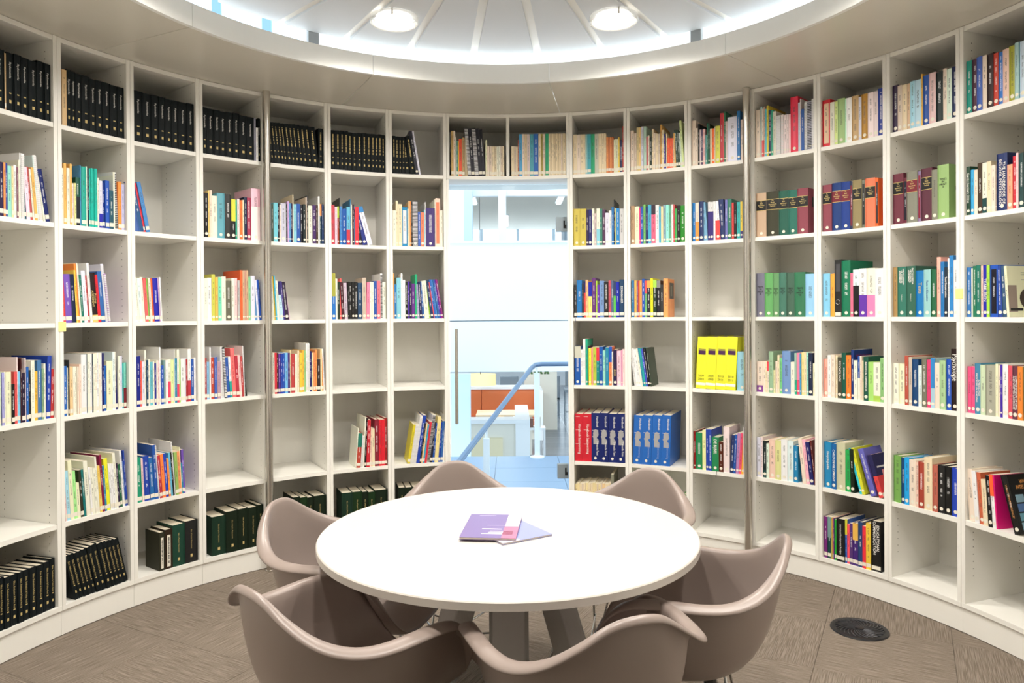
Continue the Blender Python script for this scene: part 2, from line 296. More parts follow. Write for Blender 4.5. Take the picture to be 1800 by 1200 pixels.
 'D3': '-160,20.0,224,eed,0|-140,21.7,229,eee,0|-118,19.1,248,cc5,0|-98,13.6,232,fb5,0|-84,18.9,232,7db,0|-65,23.1,237,eed,0|-41,32.0,215,665,0|-9,16.1,230,eed,0|7,16.2,231,fcc,0|24,12.1,219,bbb,0|37,14.3,275,e63,0|51,12.2,275,ca8,0|64,8.9,275,c98,0|73,12.3,276,ca8,0|86,12.4,239,8c9,0|99,23.6,245,dde,0|123,14.3,224,69c,4|138,10.9,224,eef,4|149,11.8,225,25b,4',
 'E3': '-144,13.2,245,eed,3|-130,7.3,247,db3,3|-123,7.3,250,4bd,3|-115,13.3,222,eed,3|-101,21.1,219,bde,3,^226@.35|-80,9.1,219,438,5|-70,21.3,216,213,6|-48,4.0,159,c9c,7',
 'F3': '-162,20.5,272,27c,0,^aa4@.5|-141,10.9,241,eed,0|-130,14.3,222,232,0|-115,10.1,241,f66,0|-104,16.5,220,412,3|-88,19.6,216,cbc,2|-68,5.1,223,111,0|-62,16.7,221,111,0|-45,16.7,222,111,0|-28,18.1,222,111,0|-9,27.2,217,246,0|18,24.7,248,cba,0|43,19.2,220,f8a,-1|63,12.7,224,eed,0|76,10.5,222,eed,0|87,19.3,229,25a,0|107,21.6,230,e78,0|129,12.9,275,eee,0,k|142,20.4,225,eed,0',
 'G3': '-154,5.7,276,fb6,0|-148,13.8,210,27b,0|-134,26.0,251,8cd,0|-108,10.6,278,eee,0|-97,15.1,236,fff,0|-81,15.9,223,121,0|-65,9.8,228,53a,0|-55,11.9,228,224,0|-43,20.1,215,638,0|-22,14.0,272,2a7,0|-8,14.0,211,aac,2|7,16.1,226,225,3|23,14.1,229,36a,4|38,27.8,232,eed,5|66,8.7,228,9c3,6|75,18.3,226,236,7|94,3.8,226,f54,8|98,12.1,242,36b,8|110,10.0,242,48c,8|121,10.1,242,36a,8|131,10.1,243,52a,9|142,12.2,243,827,9',
 'J3': '-155,16.8,202,333,0|-138,32.2,231,27b,0|-105,10.6,209,333,0|-94,11.8,218,d44,0,^126@.3|-82,15.8,231,fb8,0|-66,23.9,217,fe8,0,^12a@.4|-42,21.8,243,637,0|-19,8.5,225,ac4,0|-11,14.9,201,63a,0|5,25.7,224,79c,0|31,27.6,217,222,0|59,15.5,225,c56,0|75,14.3,224,568,0|89,15.5,219,6c5,0,^346@.4|105,19.4,216,12a,0|125,29.6,230,246,0,T5',
 'K3': '-163,16.9,223,37a,0|-145,13.4,222,fb5,0|-132,9.1,218,868,0|-122,7.3,220,d43,0|-114,14.6,222,fa5,0|-99,16.7,230,15b,0|-82,13.7,219,7b7,0,^e55@.35|-68,20.8,220,223,0,^fa5@.2|-47,16.5,233,dd2,0|-30,20.7,222,132,0,^ad5@.2|-9,21.5,219,112,0,^888@.2|13,18.4,194,333,0|32,26.7,229,fa6,0,C1',
 'M3': '-164,47.8,242,778,0,T6|-116,46.1,242,6a6,0,T7|-69,36.5,240,696,0,T7|-33,40.4,241,476,0,T8|8,44.2,239,465,0,T8|53,58.8,239,375,0,T9|112,51.8,228,9ce,0',
 'N3': '-162,38.7,225,8ce,0|-123,23.6,223,fa4,0|-99,37.7,291,222,0,B|-61,47.8,286,175,0|-13,15.2,222,f79,0|3,30.4,237,dee,0,/111@.66|33,39.5,241,eee,0,/63a@.45|73,42.7,241,eed,0,/f8b@.45|116,45.6,238,eee,0',
 'O3': '-161,22.4,238,a85,0|-139,45.2,238,376,0,T10|-93,49.8,239,365,0,T11|-43,41.5,216,17b,0,T12|-1,34.4,218,9cc,0,T13|34,26.3,217,264,0|61,18.4,272,fba,0|79,18.2,249,27b,0|98,14.4,223,234,0,T14|113,9.1,262,eee,0|122,19.2,275,38c,0|142,19.0,252,eee,0',
 'P3': '-161,19.8,216,37b,0|-141,7.3,212,eed,0|-134,16.4,221,275,0|-117,20.8,223,276,0|-96,12.3,221,ecb,0|-83,18.1,221,22a,0,T15|-64,14.3,220,ad4,0|-50,37.2,219,25b,0,p112|-12,19.5,214,249,2|8,24.1,213,357,4|32,11.4,212,eec,4,C2',
 'A4': '-155,15.2,226,edc,0|-139,18.6,225,27a,0|-120,15.6,225,eed,0|-104,18.3,222,cdc,0|-86,3.5,218,125,0|-82,11.1,218,aad,0|-70,7.8,220,eed,0|-62,22.9,219,eec,0|-39,13.1,167,111,0|-25,13.2,218,d55,0|-12,4.4,277,edd,0|-7,11.3,217,8ce,0|5,3.7,272,411,0|9,15.2,210,213,0|25,4.8,272,edd,0|30,10.1,233,26b,0|40,10.2,218,222,0|51,16.7,259,eed,0|68,15.4,212,eb4,0|84,20.7,258,47a,0|105,10.6,221,8a8,0|116,8.8,242,eed,0|125,20.1,274,24a,-2|146,15.4,216,b33,-2',
 'B4': '-154,13.9,224,26b,0|-139,6.3,216,eed,0|-133,5.3,250,222,0|-127,14.1,220,ec9,0|-112,11.5,219,eed,0|-101,9.9,218,eed,0|-90,8.2,218,edc,0|-82,10.0,228,fdc,0|-71,25.8,271,eee,0|-45,3.8,272,257,0|-41,11.3,274,eed,0|-29,12.1,274,eee,0|-17,3.2,274,345,0|-13,8.6,274,eed,0|-4,8.6,275,fed,0|5,10.5,275,eee,0|16,6.9,274,fed,0|23,6.9,275,eee,0|30,8.8,273,116,0|40,12.5,213,26b,0|53,29.5,234,eec,0|83,10.9,276,dee,0|94,7.2,276,eed,0|101,11.1,253,226,2|113,9.2,255,eed,0|123,11.2,254,dde,0|134,10.1,217,2aa,0|145,13.7,221,7cb,0,/712@.45',
 'C4': '-155,17.9,248,128,0|-137,9.9,225,f65,0|-127,13.3,220,dde,0|-113,8.2,276,eed,0|-105,8.6,227,146,0|-96,10.1,230,eed,0|-85,13.9,216,6bc,0|-71,7.2,217,eed,0|-63,8.0,209,229,0|-55,7.2,224,eed,0|-47,9.2,220,fcc,0|-38,7.3,288,eee,0|-30,13.1,196,25b,0|-16,9.3,222,799,0|-7,12.5,221,eee,0|6,16.1,224,eed,0,/e46@.5|23,15.4,221,dea,0|39,2.8,273,eee,0|42,12.4,228,28a,0|54,12.4,272,eed,0,/e46@.35|67,6.8,221,ad6,0|75,21.9,224,eee,0|97,5.7,227,dde,0|103,8.6,219,a33,0|112,17.3,272,eee,0,/b34@.4|130,16.2,219,25a,0|146,13.4,226,eee,0',
 'D4': '-159,10.8,220,a33,0|-148,14.5,199,8bd,0|-133,7.7,277,eee,0|-125,17.9,222,b43,0|-107,13.9,223,46b,0|-92,17.3,198,b9a,0|-75,12.8,277,eee,0,s|-61,8.7,275,eee,0,s|-52,13.3,275,111,3,k|-39,18.4,219,25a,3|-20,12.2,222,eee,3,/2a9@.4|-7,20.8,267,f77,3|14,16.6,226,b34,3|31,14.6,228,fcc,3|46,10.4,221,b44,3|57,4.8,277,eee,2,s|62,11.7,133,222,6',
 'E4': '-145,10.7,232,eed,0|-134,12.0,232,d34,0|-122,10.2,231,322,0|-111,10.8,225,639,0|-100,12.1,227,24a,0|-87,10.9,227,25b,0|-76,16.6,230,7be,0|-59,12.3,229,427,0|-46,5.9,245,eda,0|-40,23.2,222,b44,0|-17,14.3,221,eed,0|-2,10.5,240,edb,0|9,16.4,226,ec4,0|26,10.6,242,eb4,0|37,9.3,239,9c8,0|47,9.4,281,eee,0|56,12.7,281,eee,0,s|69,12.7,234,226,0|83,9.5,224,eda,0|92,9.5,224,f96,0|102,9.5,243,e95,0|112,19.5,186,322,0|132,9.6,245,eda,0|142,9.6,215,f94,2|152,7.6,245,eee,2',
 'J4': '-155,38.6,238,15a,0,^ccb@.3|-116,14.2,219,eee,0|-102,15.8,284,eee,0|-85,13.3,283,2a8,0|-72,4.8,240,413,0|-66,15.7,226,ee4,0|-50,10.5,232,f99,0|-39,20.9,233,bc4,0|-18,17.6,232,188,0,^d34@.35|-0,21.6,237,15a,0|22,15.5,215,9dc,0|38,19.5,233,28a,0|58,19.4,237,f85,0,^15b@.4|77,7.5,207,eed,0|85,22.1,218,214,0,T16|108,24.4,212,fcd,0|133,9.4,218,d9b,0|143,12.2,223,fdd,0',
 'K4': '-147,10.4,228,ddd,8|-137,14.7,228,eee,8|-122,14.6,224,eee,8|-107,10.3,228,eed,8|-96,6.0,231,28a,8|-89,12.4,229,2aa,8|-77,11.5,227,45c,8|-65,15.3,231,112,8|-49,8.1,231,343,7',
 'L4': '-149,59.1,300,ee3,-3,B|-90,58.2,301,ee3,-3,B|-31,55.9,302,ee3,-3,B|25,60.0,303,ee3,-3,B|94,56.8,221,9cd,0',
 'M4': '-164,34.3,170,edc,0,/849@.22|-129,15.7,171,edc,0|-113,8.7,172,edb,0|-104,11.0,170,edc,0,^e45@.3|-93,25.8,227,9b9,0|-67,9.5,126,dda,0|-57,12.1,174,edc,0|-44,11.6,209,edb,0|-32,14.2,193,7c8,0|-18,46.6,232,79c,0|29,22.2,174,eed,0|52,11.7,223,2a8,0,^9ba@.65|64,14.6,224,f57,0,^f8a@.65|79,8.1,222,49c,0|88,16.6,227,ed9,0|105,11.4,227,edb,0|116,11.0,228,9dc,0|128,21.8,226,124,0|150,13.8,172,eec,0',
 'N4': '-162,21.6,198,fa9,0|-140,19.3,219,eee,0|-121,23.4,222,edc,0|-97,12.5,219,edb,0|-84,22.2,210,443,0,T17|-61,23.7,233,154,0|-37,25.9,222,f83,0|-11,14.9,251,137,0,C3|4,18.9,198,eed,0|24,11.0,220,25a,0,/eed@.5|35,9.7,221,edc,0|45,9.7,199,edb,0|55,23.7,218,154,0,T18|79,25.4,194,ad7,0|105,34.8,193,eed,0,/ac5@.15|140,21.6,216,8b7,0',
 'O4': '-161,28.4,195,eed,0|-133,31.2,194,eec,0|-101,18.4,234,b54,0|-82,17.4,228,cba,0|-64,32.8,218,147,0|-31,17.0,191,dee,0|-14,23.3,225,776,0|10,20.7,220,d47,0|31,19.0,229,acd,0,^38c@.6|50,23.6,209,edc,0|74,28.7,221,ac9,0|104,24.7,227,25b,0|129,32.4,275,211,0,T19',
 'P4': '-161,17.5,202,e58,0|-144,19.3,203,e58,0|-124,28.7,218,48a,0,T20|-95,22.5,213,cdb,0|-72,46.3,214,aa9,0|-25,12.4,222,eec,0|-12,10.5,215,edc,0|-1,8.7,220,42a,0|8,24.7,223,eee,0|33,20.8,218,d56,0|54,24.0,219,634,0,T21|78,21.9,218,e83,0|101,14.9,219,3a8,0|116,13.0,217,276,0',
 'B5': '-150,6.6,229,ecc,3|-143,15.5,226,ade,3|-127,17.5,270,eec,3|-109,15.8,219,ae9,3|-93,14.9,161,eec,3|-77,15.4,217,332,3|-62,10.7,218,177,4|-51,20.1,254,eed,4|-30,9.0,223,eee,4|-21,12.9,217,eed,4|-7,12.9,214,eed,4|6,9.2,265,eed,4|16,13.1,221,ec6,4|29,11.3,270,814,4|41,9.4,217,38a,4|51,19.3,248,ee3,4|70,9.5,219,eee,4|80,7.6,219,eee,4|88,7.6,217,eee,4|96,13.7,267,eed,4|110,11.0,215,324,4|122,10.6,209,264,4|133,9.9,273,eee,4|143,7.8,218,57b,4|151,7.1,272,24a,4',
 'C5': '-154,24.5,222,297,2|-129,9.7,215,ecc,2|-119,30.2,224,24a,2|-88,22.3,212,26a,3|-66,18.3,273,25a,3|-47,5.9,272,eee,4,s|-41,14.3,217,b34,4|-26,16.5,221,f84,4|-9,14.5,222,24b,4|6,10.3,194,f94,4|17,10.4,223,6bd,4|27,9.1,223,222,4|37,6.5,276,eee,4,s|44,15.7,220,9b6,3|60,15.0,222,e96,3|75,3.1,243,eec,3|79,7.1,159,28a,3|86,10.7,228,75b,3',
 'F5': '-31,4.8,237,eed,-4|-26,24.5,205,b43,-4,^276@.4|-1,14.7,190,eee,-3,s|14,7.5,299,eed,-3|22,12.8,294,211,-3|35,19.5,282,c23,-2|55,12.9,233,ecb,-1|69,17.6,228,edb,0|87,25.1,282,823,0|112,14.4,280,d23,0|127,21.9,279,d23,0|149,13.2,288,922,0',
 'G5': '-76,15.8,240,dc3,-9|-60,19.1,239,eee,-9,s|-41,17.2,291,eee,-9,s|-23,21.1,294,24a,-9|-2,9.4,246,222,-8|8,9.4,242,ec9,-8|18,9.4,238,3ac,-8|28,14.0,252,d34,-8|42,18.0,294,eee,-8,k|61,16.1,250,223,-7|77,12.8,242,25a,-6|90,22.7,279,ed9,-5|113,12.8,246,24a,-5|127,14.2,253,36a,-4|141,12.9,287,eee,-4',
 'J5': '-155,49.5,292,c23,0,B|-105,52.9,293,c23,0,B|-52,52.6,300,126,0,B|1,51.3,302,126,0,B|53,51.9,298,126,0,B|105,49.7,300,126,0,B',
 'K5': '-163,56.6,294,26b,-2,B|-106,57.0,297,26b,-2,B|-48,56.4,300,26b,-2,B|9,54.8,303,26b,-2,B',
 'L5': '-163,10.9,221,811,0|-151,40.8,213,285,0|-110,20.4,231,eea,0|-89,15.9,237,24a,0|-73,17.3,238,24a,0|-55,41.9,196,285,0,T22|-13,27.1,172,521,0|14,35.4,260,edd,0|50,18.8,217,236,-3|69,13.8,222,25a,-3|84,17.2,230,b8b,-3|101,13.7,232,e57,-3|115,13.6,222,fb4,-2|129,10.8,265,eee,0,s|141,19.7,228,49d,0',
 'M5': '-164,20.3,219,dde,0|-144,11.5,221,edd,0|-132,22.3,203,122,0,/144@.2|-109,14.9,190,ded,0|-94,35.4,215,ecb,0|-58,32.7,214,dd9,0|-25,34.5,223,eee,0|10,31.9,218,dee,0|43,23.1,196,28b,0|94,20.6,241,edc,6|114,19.6,235,fbc,6|134,21.1,225,226,7|156,7.8,235,622,6',
 'N5': '-162,42.1,238,28b,0,T23|-120,26.1,234,16a,0,T24|-93,47.4,245,cca,0|-46,31.6,213,2a5,0|-14,20.7,221,121,2|33,12.0,230,3cd,15|45,16.1,233,dd3,15|90,27.8,234,66b,17|132,21.4,210,d44,17,^225@.5 C4',
 'O5': '-161,38.4,224,7a5,0|-123,19.1,219,147,0|-103,23.5,223,2ae,0|-79,32.7,217,edc,0|-46,13.9,211,ecb,0|-32,29.9,215,a43,0|-2,39.2,242,edb,0|38,24.9,213,b65,0|63,30.3,218,222,0|94,33.6,216,111,0|128,32.9,215,24b,0',
 'P5': '-155,31.4,227,edc,5|-123,20.4,223,eee,5|-102,19.4,220,c64,5|-83,23.1,195,edb,4|-59,20.8,217,111,4|-38,16.8,223,eee,5,^f63@.4|-21,7.2,224,d17,5|61,29.9,239,111,16,C5',
 'A6': '-151,23.2,229,J,0|-127,23.5,224,J,0|-103,23.9,218,J,0|-79,27.9,212,J,0|-50,32.1,212,J,0|-18,25.4,212,J,0|8,29.6,213,J,0|38,34.0,213,J,0|72,34.8,212,J,0|108,31.6,215,J,0|139,21.5,221,J,0',
 'B6': '-110,22.2,214,J,13|-88,22.5,215,J,13|-65,20.4,216,J,13|-44,19.1,218,J,13|-24,20.1,221,J,13|-4,21.2,225,J,13|18,27.9,230,J,13|46,25.9,228,J,13|72,20.4,227,J,13|93,20.6,227,J,13|114,20.9,226,J,13|135,22.8,224,J,13',
 'C6': '-47,28.9,193,332,0,G|-17,40.5,199,321,0,G|24,66.8,212,143,0,G|91,68.8,217,222,0,G',
 'D6': '-128,76.5,208,132,0,G|-51,68.3,222,121,0,G|18,56.8,223,121,0,G|75,53.5,221,121,0,G|129,31.5,227,121,0,G',
 'E6': '-35,42.4,237,121,0,G|7,41.8,230,131,0,G|50,37.6,224,121,0,G|88,72.1,228,121,0,G',
 'F6': '-114,63.6,224,132,0,G|-50,58.5,223,131,0,G|9,35.2,218,121,0,G|45,41.5,214,131,0,G|86,75.8,220,121,0,G',
 'G6': '-131,42.0,222,121,0,G|-89,42.2,221,121,0,G|-46,67.0,221,121,0,G|21,55.1,217,131,0,G',
 'K6': '99,23.4,209,2a3,-12|123,13.9,216,222,-12',
 'N6': '-162,17.0,214,727,0|-145,19.9,214,144,0,^799@.5|-125,7.1,214,ba5,0|-117,7.1,216,f86,0|-110,4.4,215,427,0|-105,11.8,210,2a3,0|-93,45.0,219,111,0,T25|-47,9.7,223,36b,0,^dd4@.35|-37,13.3,200,f56,0|-23,16.4,208,537,0|-7,27.9,213,427,0,^eb5@.4|22,24.1,226,247,0|46,18.0,211,e34,0|64,24.3,229,ec4,0|89,49.6,247,111,0,T26',
 'J6': '-155,13.8,223,eda,0|-141,13.8,228,eda,0|-127,13.8,224,edb,0|-113,9.7,226,dcb,0|-103,13.7,231,edb,0|-88,13.7,233,eda,0|-74,13.7,229,edb,0|-60,13.6,231,edb,0|-46,13.6,235,eda,0|-32,11.6,231,eda,0|-20,9.6,229,dcb,0|-10,13.6,228,eda,0|4,9.6,237,dcb,0|14,13.5,234,ec9,0|28,11.5,231,edb,0|40,13.5,232,edb,0|54,11.5,241,edb,0|65,1.6,244,dcb,0|67,17.4,293,887,0',
}
# bay/row: offset mm, width mm, height mm, colour, lean degrees, marks
BK1 = [(-.145, -.252), (-.123, .014), (.052, -.009), (.029, -.268)]
BK2 = [(-.010, -.294), (-.135, -.090), (.020, .005), (.145, -.199)]
CHAIRS = [(-15, .63, 0, 'taupe shell armchair at the back of the table in front of the doorway'),
          (40, .63, 0, 'taupe shell armchair at the back right of the table, before blue binders'),
          (-74, .545, 0, 'taupe shell armchair at the left side of the table near the steel post'),
          (107, .54, 0, 'taupe shell armchair at the right side of the table'),
          (-134.5, .575, 2, 'nearest taupe shell armchair at the front left of the table'),
          (161, .55, 1, 'taupe shell armchair at the front right, its back towards the camera')]

# ------------------------------------------------------------------ the round room
R = 2.1248
TH = [-78.45, -68.6, -58.9, -49.13, -39.3, -29.52, -19.6, -10.13, 0.165, 10.46, 19.97, 29.89, 39.8, 49.8, 59.7, 69.55, 79.4]
BAY = 'ABCDEFGHIJKLMNOP'
ZL = [.134, .4995, .971, 1.388, 1.83, 2.27, 2.654]
SH = .021
DEP = .40
def polar(r, deg, z=0.0): return Vector((r * sin(radians(deg)), r * cos(radians(deg)), z))

# floor: slab + carpet tiles
CARPET = []
for rr in (0, 1):
    m = mat('carpet_rib' + ('', '_turned')[rr], '8d7f70', 0.95, spec=0.1)
    b = m.node_tree.nodes['Principled BSDF']
    tc = N(m, 'ShaderNodeTexCoord'); sp = N(m, 'ShaderNodeSeparateXYZ'); L(m, tc.outputs['Object'], sp.inputs[0])
    a, c = (sp.outputs[0], sp.outputs[1]) if rr else (sp.outputs[1], sp.outputs[0])
    nw = N(m, 'ShaderNodeTexNoise', noise_dimensions='2D'); nw.inputs['Scale'].default_value = 1; nw.inputs['Detail'].default_value = .5
    cb = N(m, 'ShaderNodeCombineXYZ'); L(m, math_(m, 'MULTIPLY', a, 330), cb.inputs[0]); L(m, math_(m, 'MULTIPLY', c, 9), cb.inputs[1]); L(m, cb.outputs[0], nw.inputs['Vector'])
    nf = N(m, 'ShaderNodeTexNoise'); nf.inputs['Scale'].default_value = 420; nf.inputs['Detail'].default_value = 3; L(m, tc.outputs['Object'], nf.inputs['Vector'])
    cr = N(m, 'ShaderNodeValToRGB'); cr.color_ramp.elements[0].position = .34; cr.color_ramp.elements[1].position = .70
    cr.color_ramp.elements[0].color = (*hx('72675b'), 1); cr.color_ramp.elements[1].color = (*hx('92867a'), 1)
    mixv = math_(m, 'MULTIPLY_ADD', math_(m, 'SUBTRACT', nf.outputs[0], .5), .5, nw.outputs[0])
    L(m, mixv, cr.inputs[0]); L(m, cr.outputs[0], b.inputs['Base Color'])
    bump(m, mixv, .7, .004)
    CARPET.append(m)
fl = MB(); fl.lathe([(2.62, -.06), (2.62, -.008)], 72)
floor = struct(fl.build('floor', mat('screed', '6d655c', .9)))
tb = MB(); tb.prism([(-.2493, -.2493), (.2493, -.2493), (.2493, .2493), (-.2493, .2493)], -.008, 0)
tmesh = [tb.mesh('carpet_tile', CARPET[0]), tb.mesh('carpet_tile_turned', CARPET[1])]
ga = radians(-28)
for i in range(-6, 7):
    for j in range(-6, 7):
        u, v = i * .5 + .12, j * .5 + .2
        x, y = u * cos(ga) - v * sin(ga), u * sin(ga) + v * cos(ga)
        if hypot(x, y) > 2.52: continue
        link('carpet_tile', tmesh[(i + j) % 2], floor, (x, y, random.uniform(-.0006, 0)), (0, 0, ga))

# bookcase bays
ORDN = ['first', 'second', 'third', 'fourth', 'fifth', 'sixth', 'seventh', 'eighth']
def bay_phrase(b):
    i = BAY.index(b)
    if b in 'ABCDEFG': return ORDN[6 - i] + ' bay left of doorway'
    if b == 'H': return 'left half above the doorway'
    if b == 'I': return 'right half above the doorway'
    return ORDN[i - 9] + ' bay right of doorway'
ROWP = {1: 'top shelf', 2: 'second shelf down', 3: 'third shelf down', 4: 'fourth shelf down', 5: 'fifth shelf down', 6: 'bottom shelf'}
FRAME = {}
def frame(t0, t1):
    h = radians(t1 - t0) / 2; tm = radians(t0 + t1) / 2
    return tm, h, R * cos(h)
for i, b in enumerate(BAY):
    FRAME[b] = frame(TH[i], TH[i + 1])
def panel_pts(h, d, sgn, r0, r1, t=.018):
    # radial board just inside the dividing plane at local angle sgn*h
    n = Vector((-sgn * cos(h), sgn * sin(h) * sgn, 0)) if False else Vector((-sgn * cos(h), sin(h), 0))
    dr = Vector((sgn * sin(h), cos(h), 0)); o = Vector((0, -d, 0))
    g = n * .0008
    return [tuple((o + dr * r + g + n * k)[:2]) for r, k in ((r0, 0), (r1, 0), (r1, t), (r0, t))]
hole = MB()
def holes(mb, h, d, sgn, z0, z1):
    n = Vector((-sgn * cos(h), sin(h), 0)); dr = Vector((sgn * sin(h), cos(h), 0)); o = Vector((0, -d, 0))
    for r in (R + .05, R + DEP - .06):
        c = o + dr * r + n * .0192
        z = z0
        while z < z1:
            pts = [c + dr * (.0026 * cos(k * pi / 3)) + Vector((0, 0, z + .0026 * sin(k * pi / 3))) for k in range(6)]
            mb.quad_pts(pts if sgn > 0 else pts[::-1]); z += .032
def make_unit(name, label, t0, t1, levels, plinth=True, inner=(), zbot=0.0):
    tm, h, d = frame(t0, t1)
    u = thing(name, label, 'bookcase', tuple(polar(d, math.degrees(tm), 0)), -tm, 'white curved bookcase bays')
    zb, zt = ZL[levels[0]] - SH, ZL[levels[-1]]
    for s in (-1, 1):
        mb = MB(); mb.prism(panel_pts(h, d, s, R, R + DEP), ZL[0] + .0003 if plinth else zb, zt)
        mb.build('side_panel', WHITE, u)
    gap = .0195 / R
    for k in levels:
        nm = 'top_board' if k == levels[-1] else ('bottom_board' if k == levels[0] else 'shelf')
        full = plinth and k == levels[0]; g = .0004 if full else gap
        mb = MB(); mb.arc(R + (-.001 if full else .003), R + DEP - .002, -h + g, h - g, ZL[k] - SH, ZL[k], 8, dy=-d); mb.build(nm, WHITE, u)
    mb = MB(); mb.arc(R + DEP, R + DEP + .008, -h, h, 0 if plinth else zb, zt, 4, dy=-d); mb.build('back_panel', WHITE, u)
    if plinth:
        mb = MB(); mb.arc(R + .008, R + .024, -h + (.0006 if round(t0) % 2 else .0001), h - .0001, 0.003, ZL[0] - SH - .0005, 8, dy=-d); mb.build('plinth', WHITE, u)
        mb = MB()
        for s in (-1, 1): holes(mb, h, d, s, .25, 2.6)
        o = mb.build('pin_holes', HOLE, u, fix=False); o['kind'] = 'stuff'
    for ti in inner:
        a = radians(ti) - tm
        mb = MB(); c0 = a - .0095 / R; c1 = a + .0095 / R
        mb.arc(R + .001, R + DEP - .004, c0, c1, zb + SH, zt - SH, 1, dy=-d); mb.build('middle_divider', WHITE, u)
    return u
TT = [-88.3] + TH + [89.2]
for i in range(len(TT) - 1):
    b = ('Z' + BAY + 'Q')[i]
    if b in 'HI': continue
    if b == 'Z': ph = 'eighth bay left of doorway, mostly out of view'
    elif b == 'Q': ph = 'eighth bay right of doorway, mostly out of view'
    else: ph = bay_phrase(b)
    side = {'G': 'beside the glass door', 'J': 'beside the glass door', 'D': 'left of the steel post', 'M': 'right of the steel post',
            'A': 'at the left edge of the picture', 'P': 'at the right edge of the picture'}.get(b, '')
    make_unit('bookcase_bay', 'tall white bookcase, ' + ph + (', ' + side if side else ''), TT[i], TT[i + 1], list(range(7)))
make_unit('over_door_shelf', 'low white shelf unit spanning the top of the glass doorway', TH[7], TH[9], [5, 6], plinth=False, inner=(TH[8],))
# door lining under it
mb = MB()
for s, t in ((-1, TH[7]), (1, TH[9])):
    a = radians(t)
    mb.arc(R + .001, R + DEP, a - (.014 / R if s > 0 else 0), a + (.014 / R if s < 0 else 0), 0, ZL[5] - SH - .001, 1)
struct(mb.build('trim_3', WHITE))
# unseen part of the drum behind the camera
for nm, a0, a1 in (('wall_left', -88.4, -152), ('wall_right', 89.3, 152)):
    mb = MB(); mb.arc(R + .02, R + .06, radians(a0), radians(a1), 0, 2.655, 24); struct(mb.build(nm, WHITE))

# unseen grey enclosure added behind the camera to keep daylight out
LIGHT_BLOCK = mat('light_block_wall', '8f8a82', .8)
mb = MB(); mb.arc(3.1, 3.14, radians(130), radians(230), 0, 2.72, 24); struct(mb.build('block_wall_back', LIGHT_BLOCK))
mb = MB(); mb.arc(2.57, 3.14, radians(130), radians(230), 2.68, 2.72, 24); struct(mb.build('ceiling', LIGHT_BLOCK))
mb = MB(); mb.arc(2.63, 3.14, radians(130), radians(230), -.05, -.008, 24); struct(mb.build('floor', LIGHT_BLOCK))
for s, nm in ((-1, 'block_wall_left'), (1, 'block_wall_right')):
    mb = MB(); a = radians(150.5 * s); mb.arc(R + .06, 3.12, a - .01, a + .01, 0, 2.68, 2); struct(mb.build(nm, LIGHT_BLOCK))

# soffit ring with its lip
soff = struct(thing('trim_1', '', 'trim')); del soff['label']; del soff['category']
step = 36.0
for k in range(10):
    a0, a1 = 8.9 + k * step, 8.9 + (k + 1) * step
    g = .05
    mb = MB(); mb.arc(1.523, 2.56, radians(a0 + g), radians(a1 - g), 2.656, 2.676, 18); mb.build('soffit_panel', SOFFIT, soff)
    mb = MB(); mb.arc(1.500, 1.522, radians(a0 + g), radians(a1 - g), 2.656, 2.756, 18); mb.build('lip_panel', LIP, soff)

# floating ceiling disc: wedges with joint strips
DZ, DR = 2.825, 1.535
mb = MB(); mb.lathe([(DR - .012, DZ + .012), (DR - .012, DZ + .05)], 112)
disc = struct(mb.build('ceiling', STRIP))
NW = 28
for k in range(NW):
    a0, a1 = 2 * pi * (k + .5) / NW, 2 * pi * (k + 1.5) / NW
    w = .021
    def edge(a, s, r):
        # a point on the line parallel to ray a, offset w to the side s, at radius r
        q = math.sqrt(max(r * r - w * w, 0)); return (q * sin(a) + s * w * cos(a), q * cos(a) - s * w * sin(a))
    ri = .24
    poly = [edge(a0, 1, ri)]
    e0, e1 = edge(a0, 1, DR), edge(a1, -1, DR)
    t0, t1 = atan2(*e0), atan2(*e1)
    if t1 < t0: t1 += 2 * pi
    for j in range(7):
        t = t0 + (t1 - t0) * j / 6; poly.append((DR * sin(t), DR * cos(t)))
    poly.append(edge(a1, -1, ri))
    mb = MB(); mb.prism(poly, DZ, DZ + .014); mb.build('ceiling_panel', DISC, disc)
mb = MB(); mb.lathe([(.235, DZ - .004), (.235, DZ + .014)], 48); mb.build('centre_cap', DISC, disc)
for a in (-38.4, 38.2, 96, -96, 150, -150):
    mb = MB(); p = polar(1.55, a); t = -radians(a)
    mb.box((-.028, -.012, 2.752), (.028, .012, 2.84)); o = mb.build('hanger_bracket', mat('bracket_grey', 'a4a8aa', .5, .3) if 'bracket_grey' not in bpy.data.materials else bpy.data.materials['bracket_grey'], disc, loc=(p.x, p.y, 0)); o.rotation_euler = (0, 0, t)

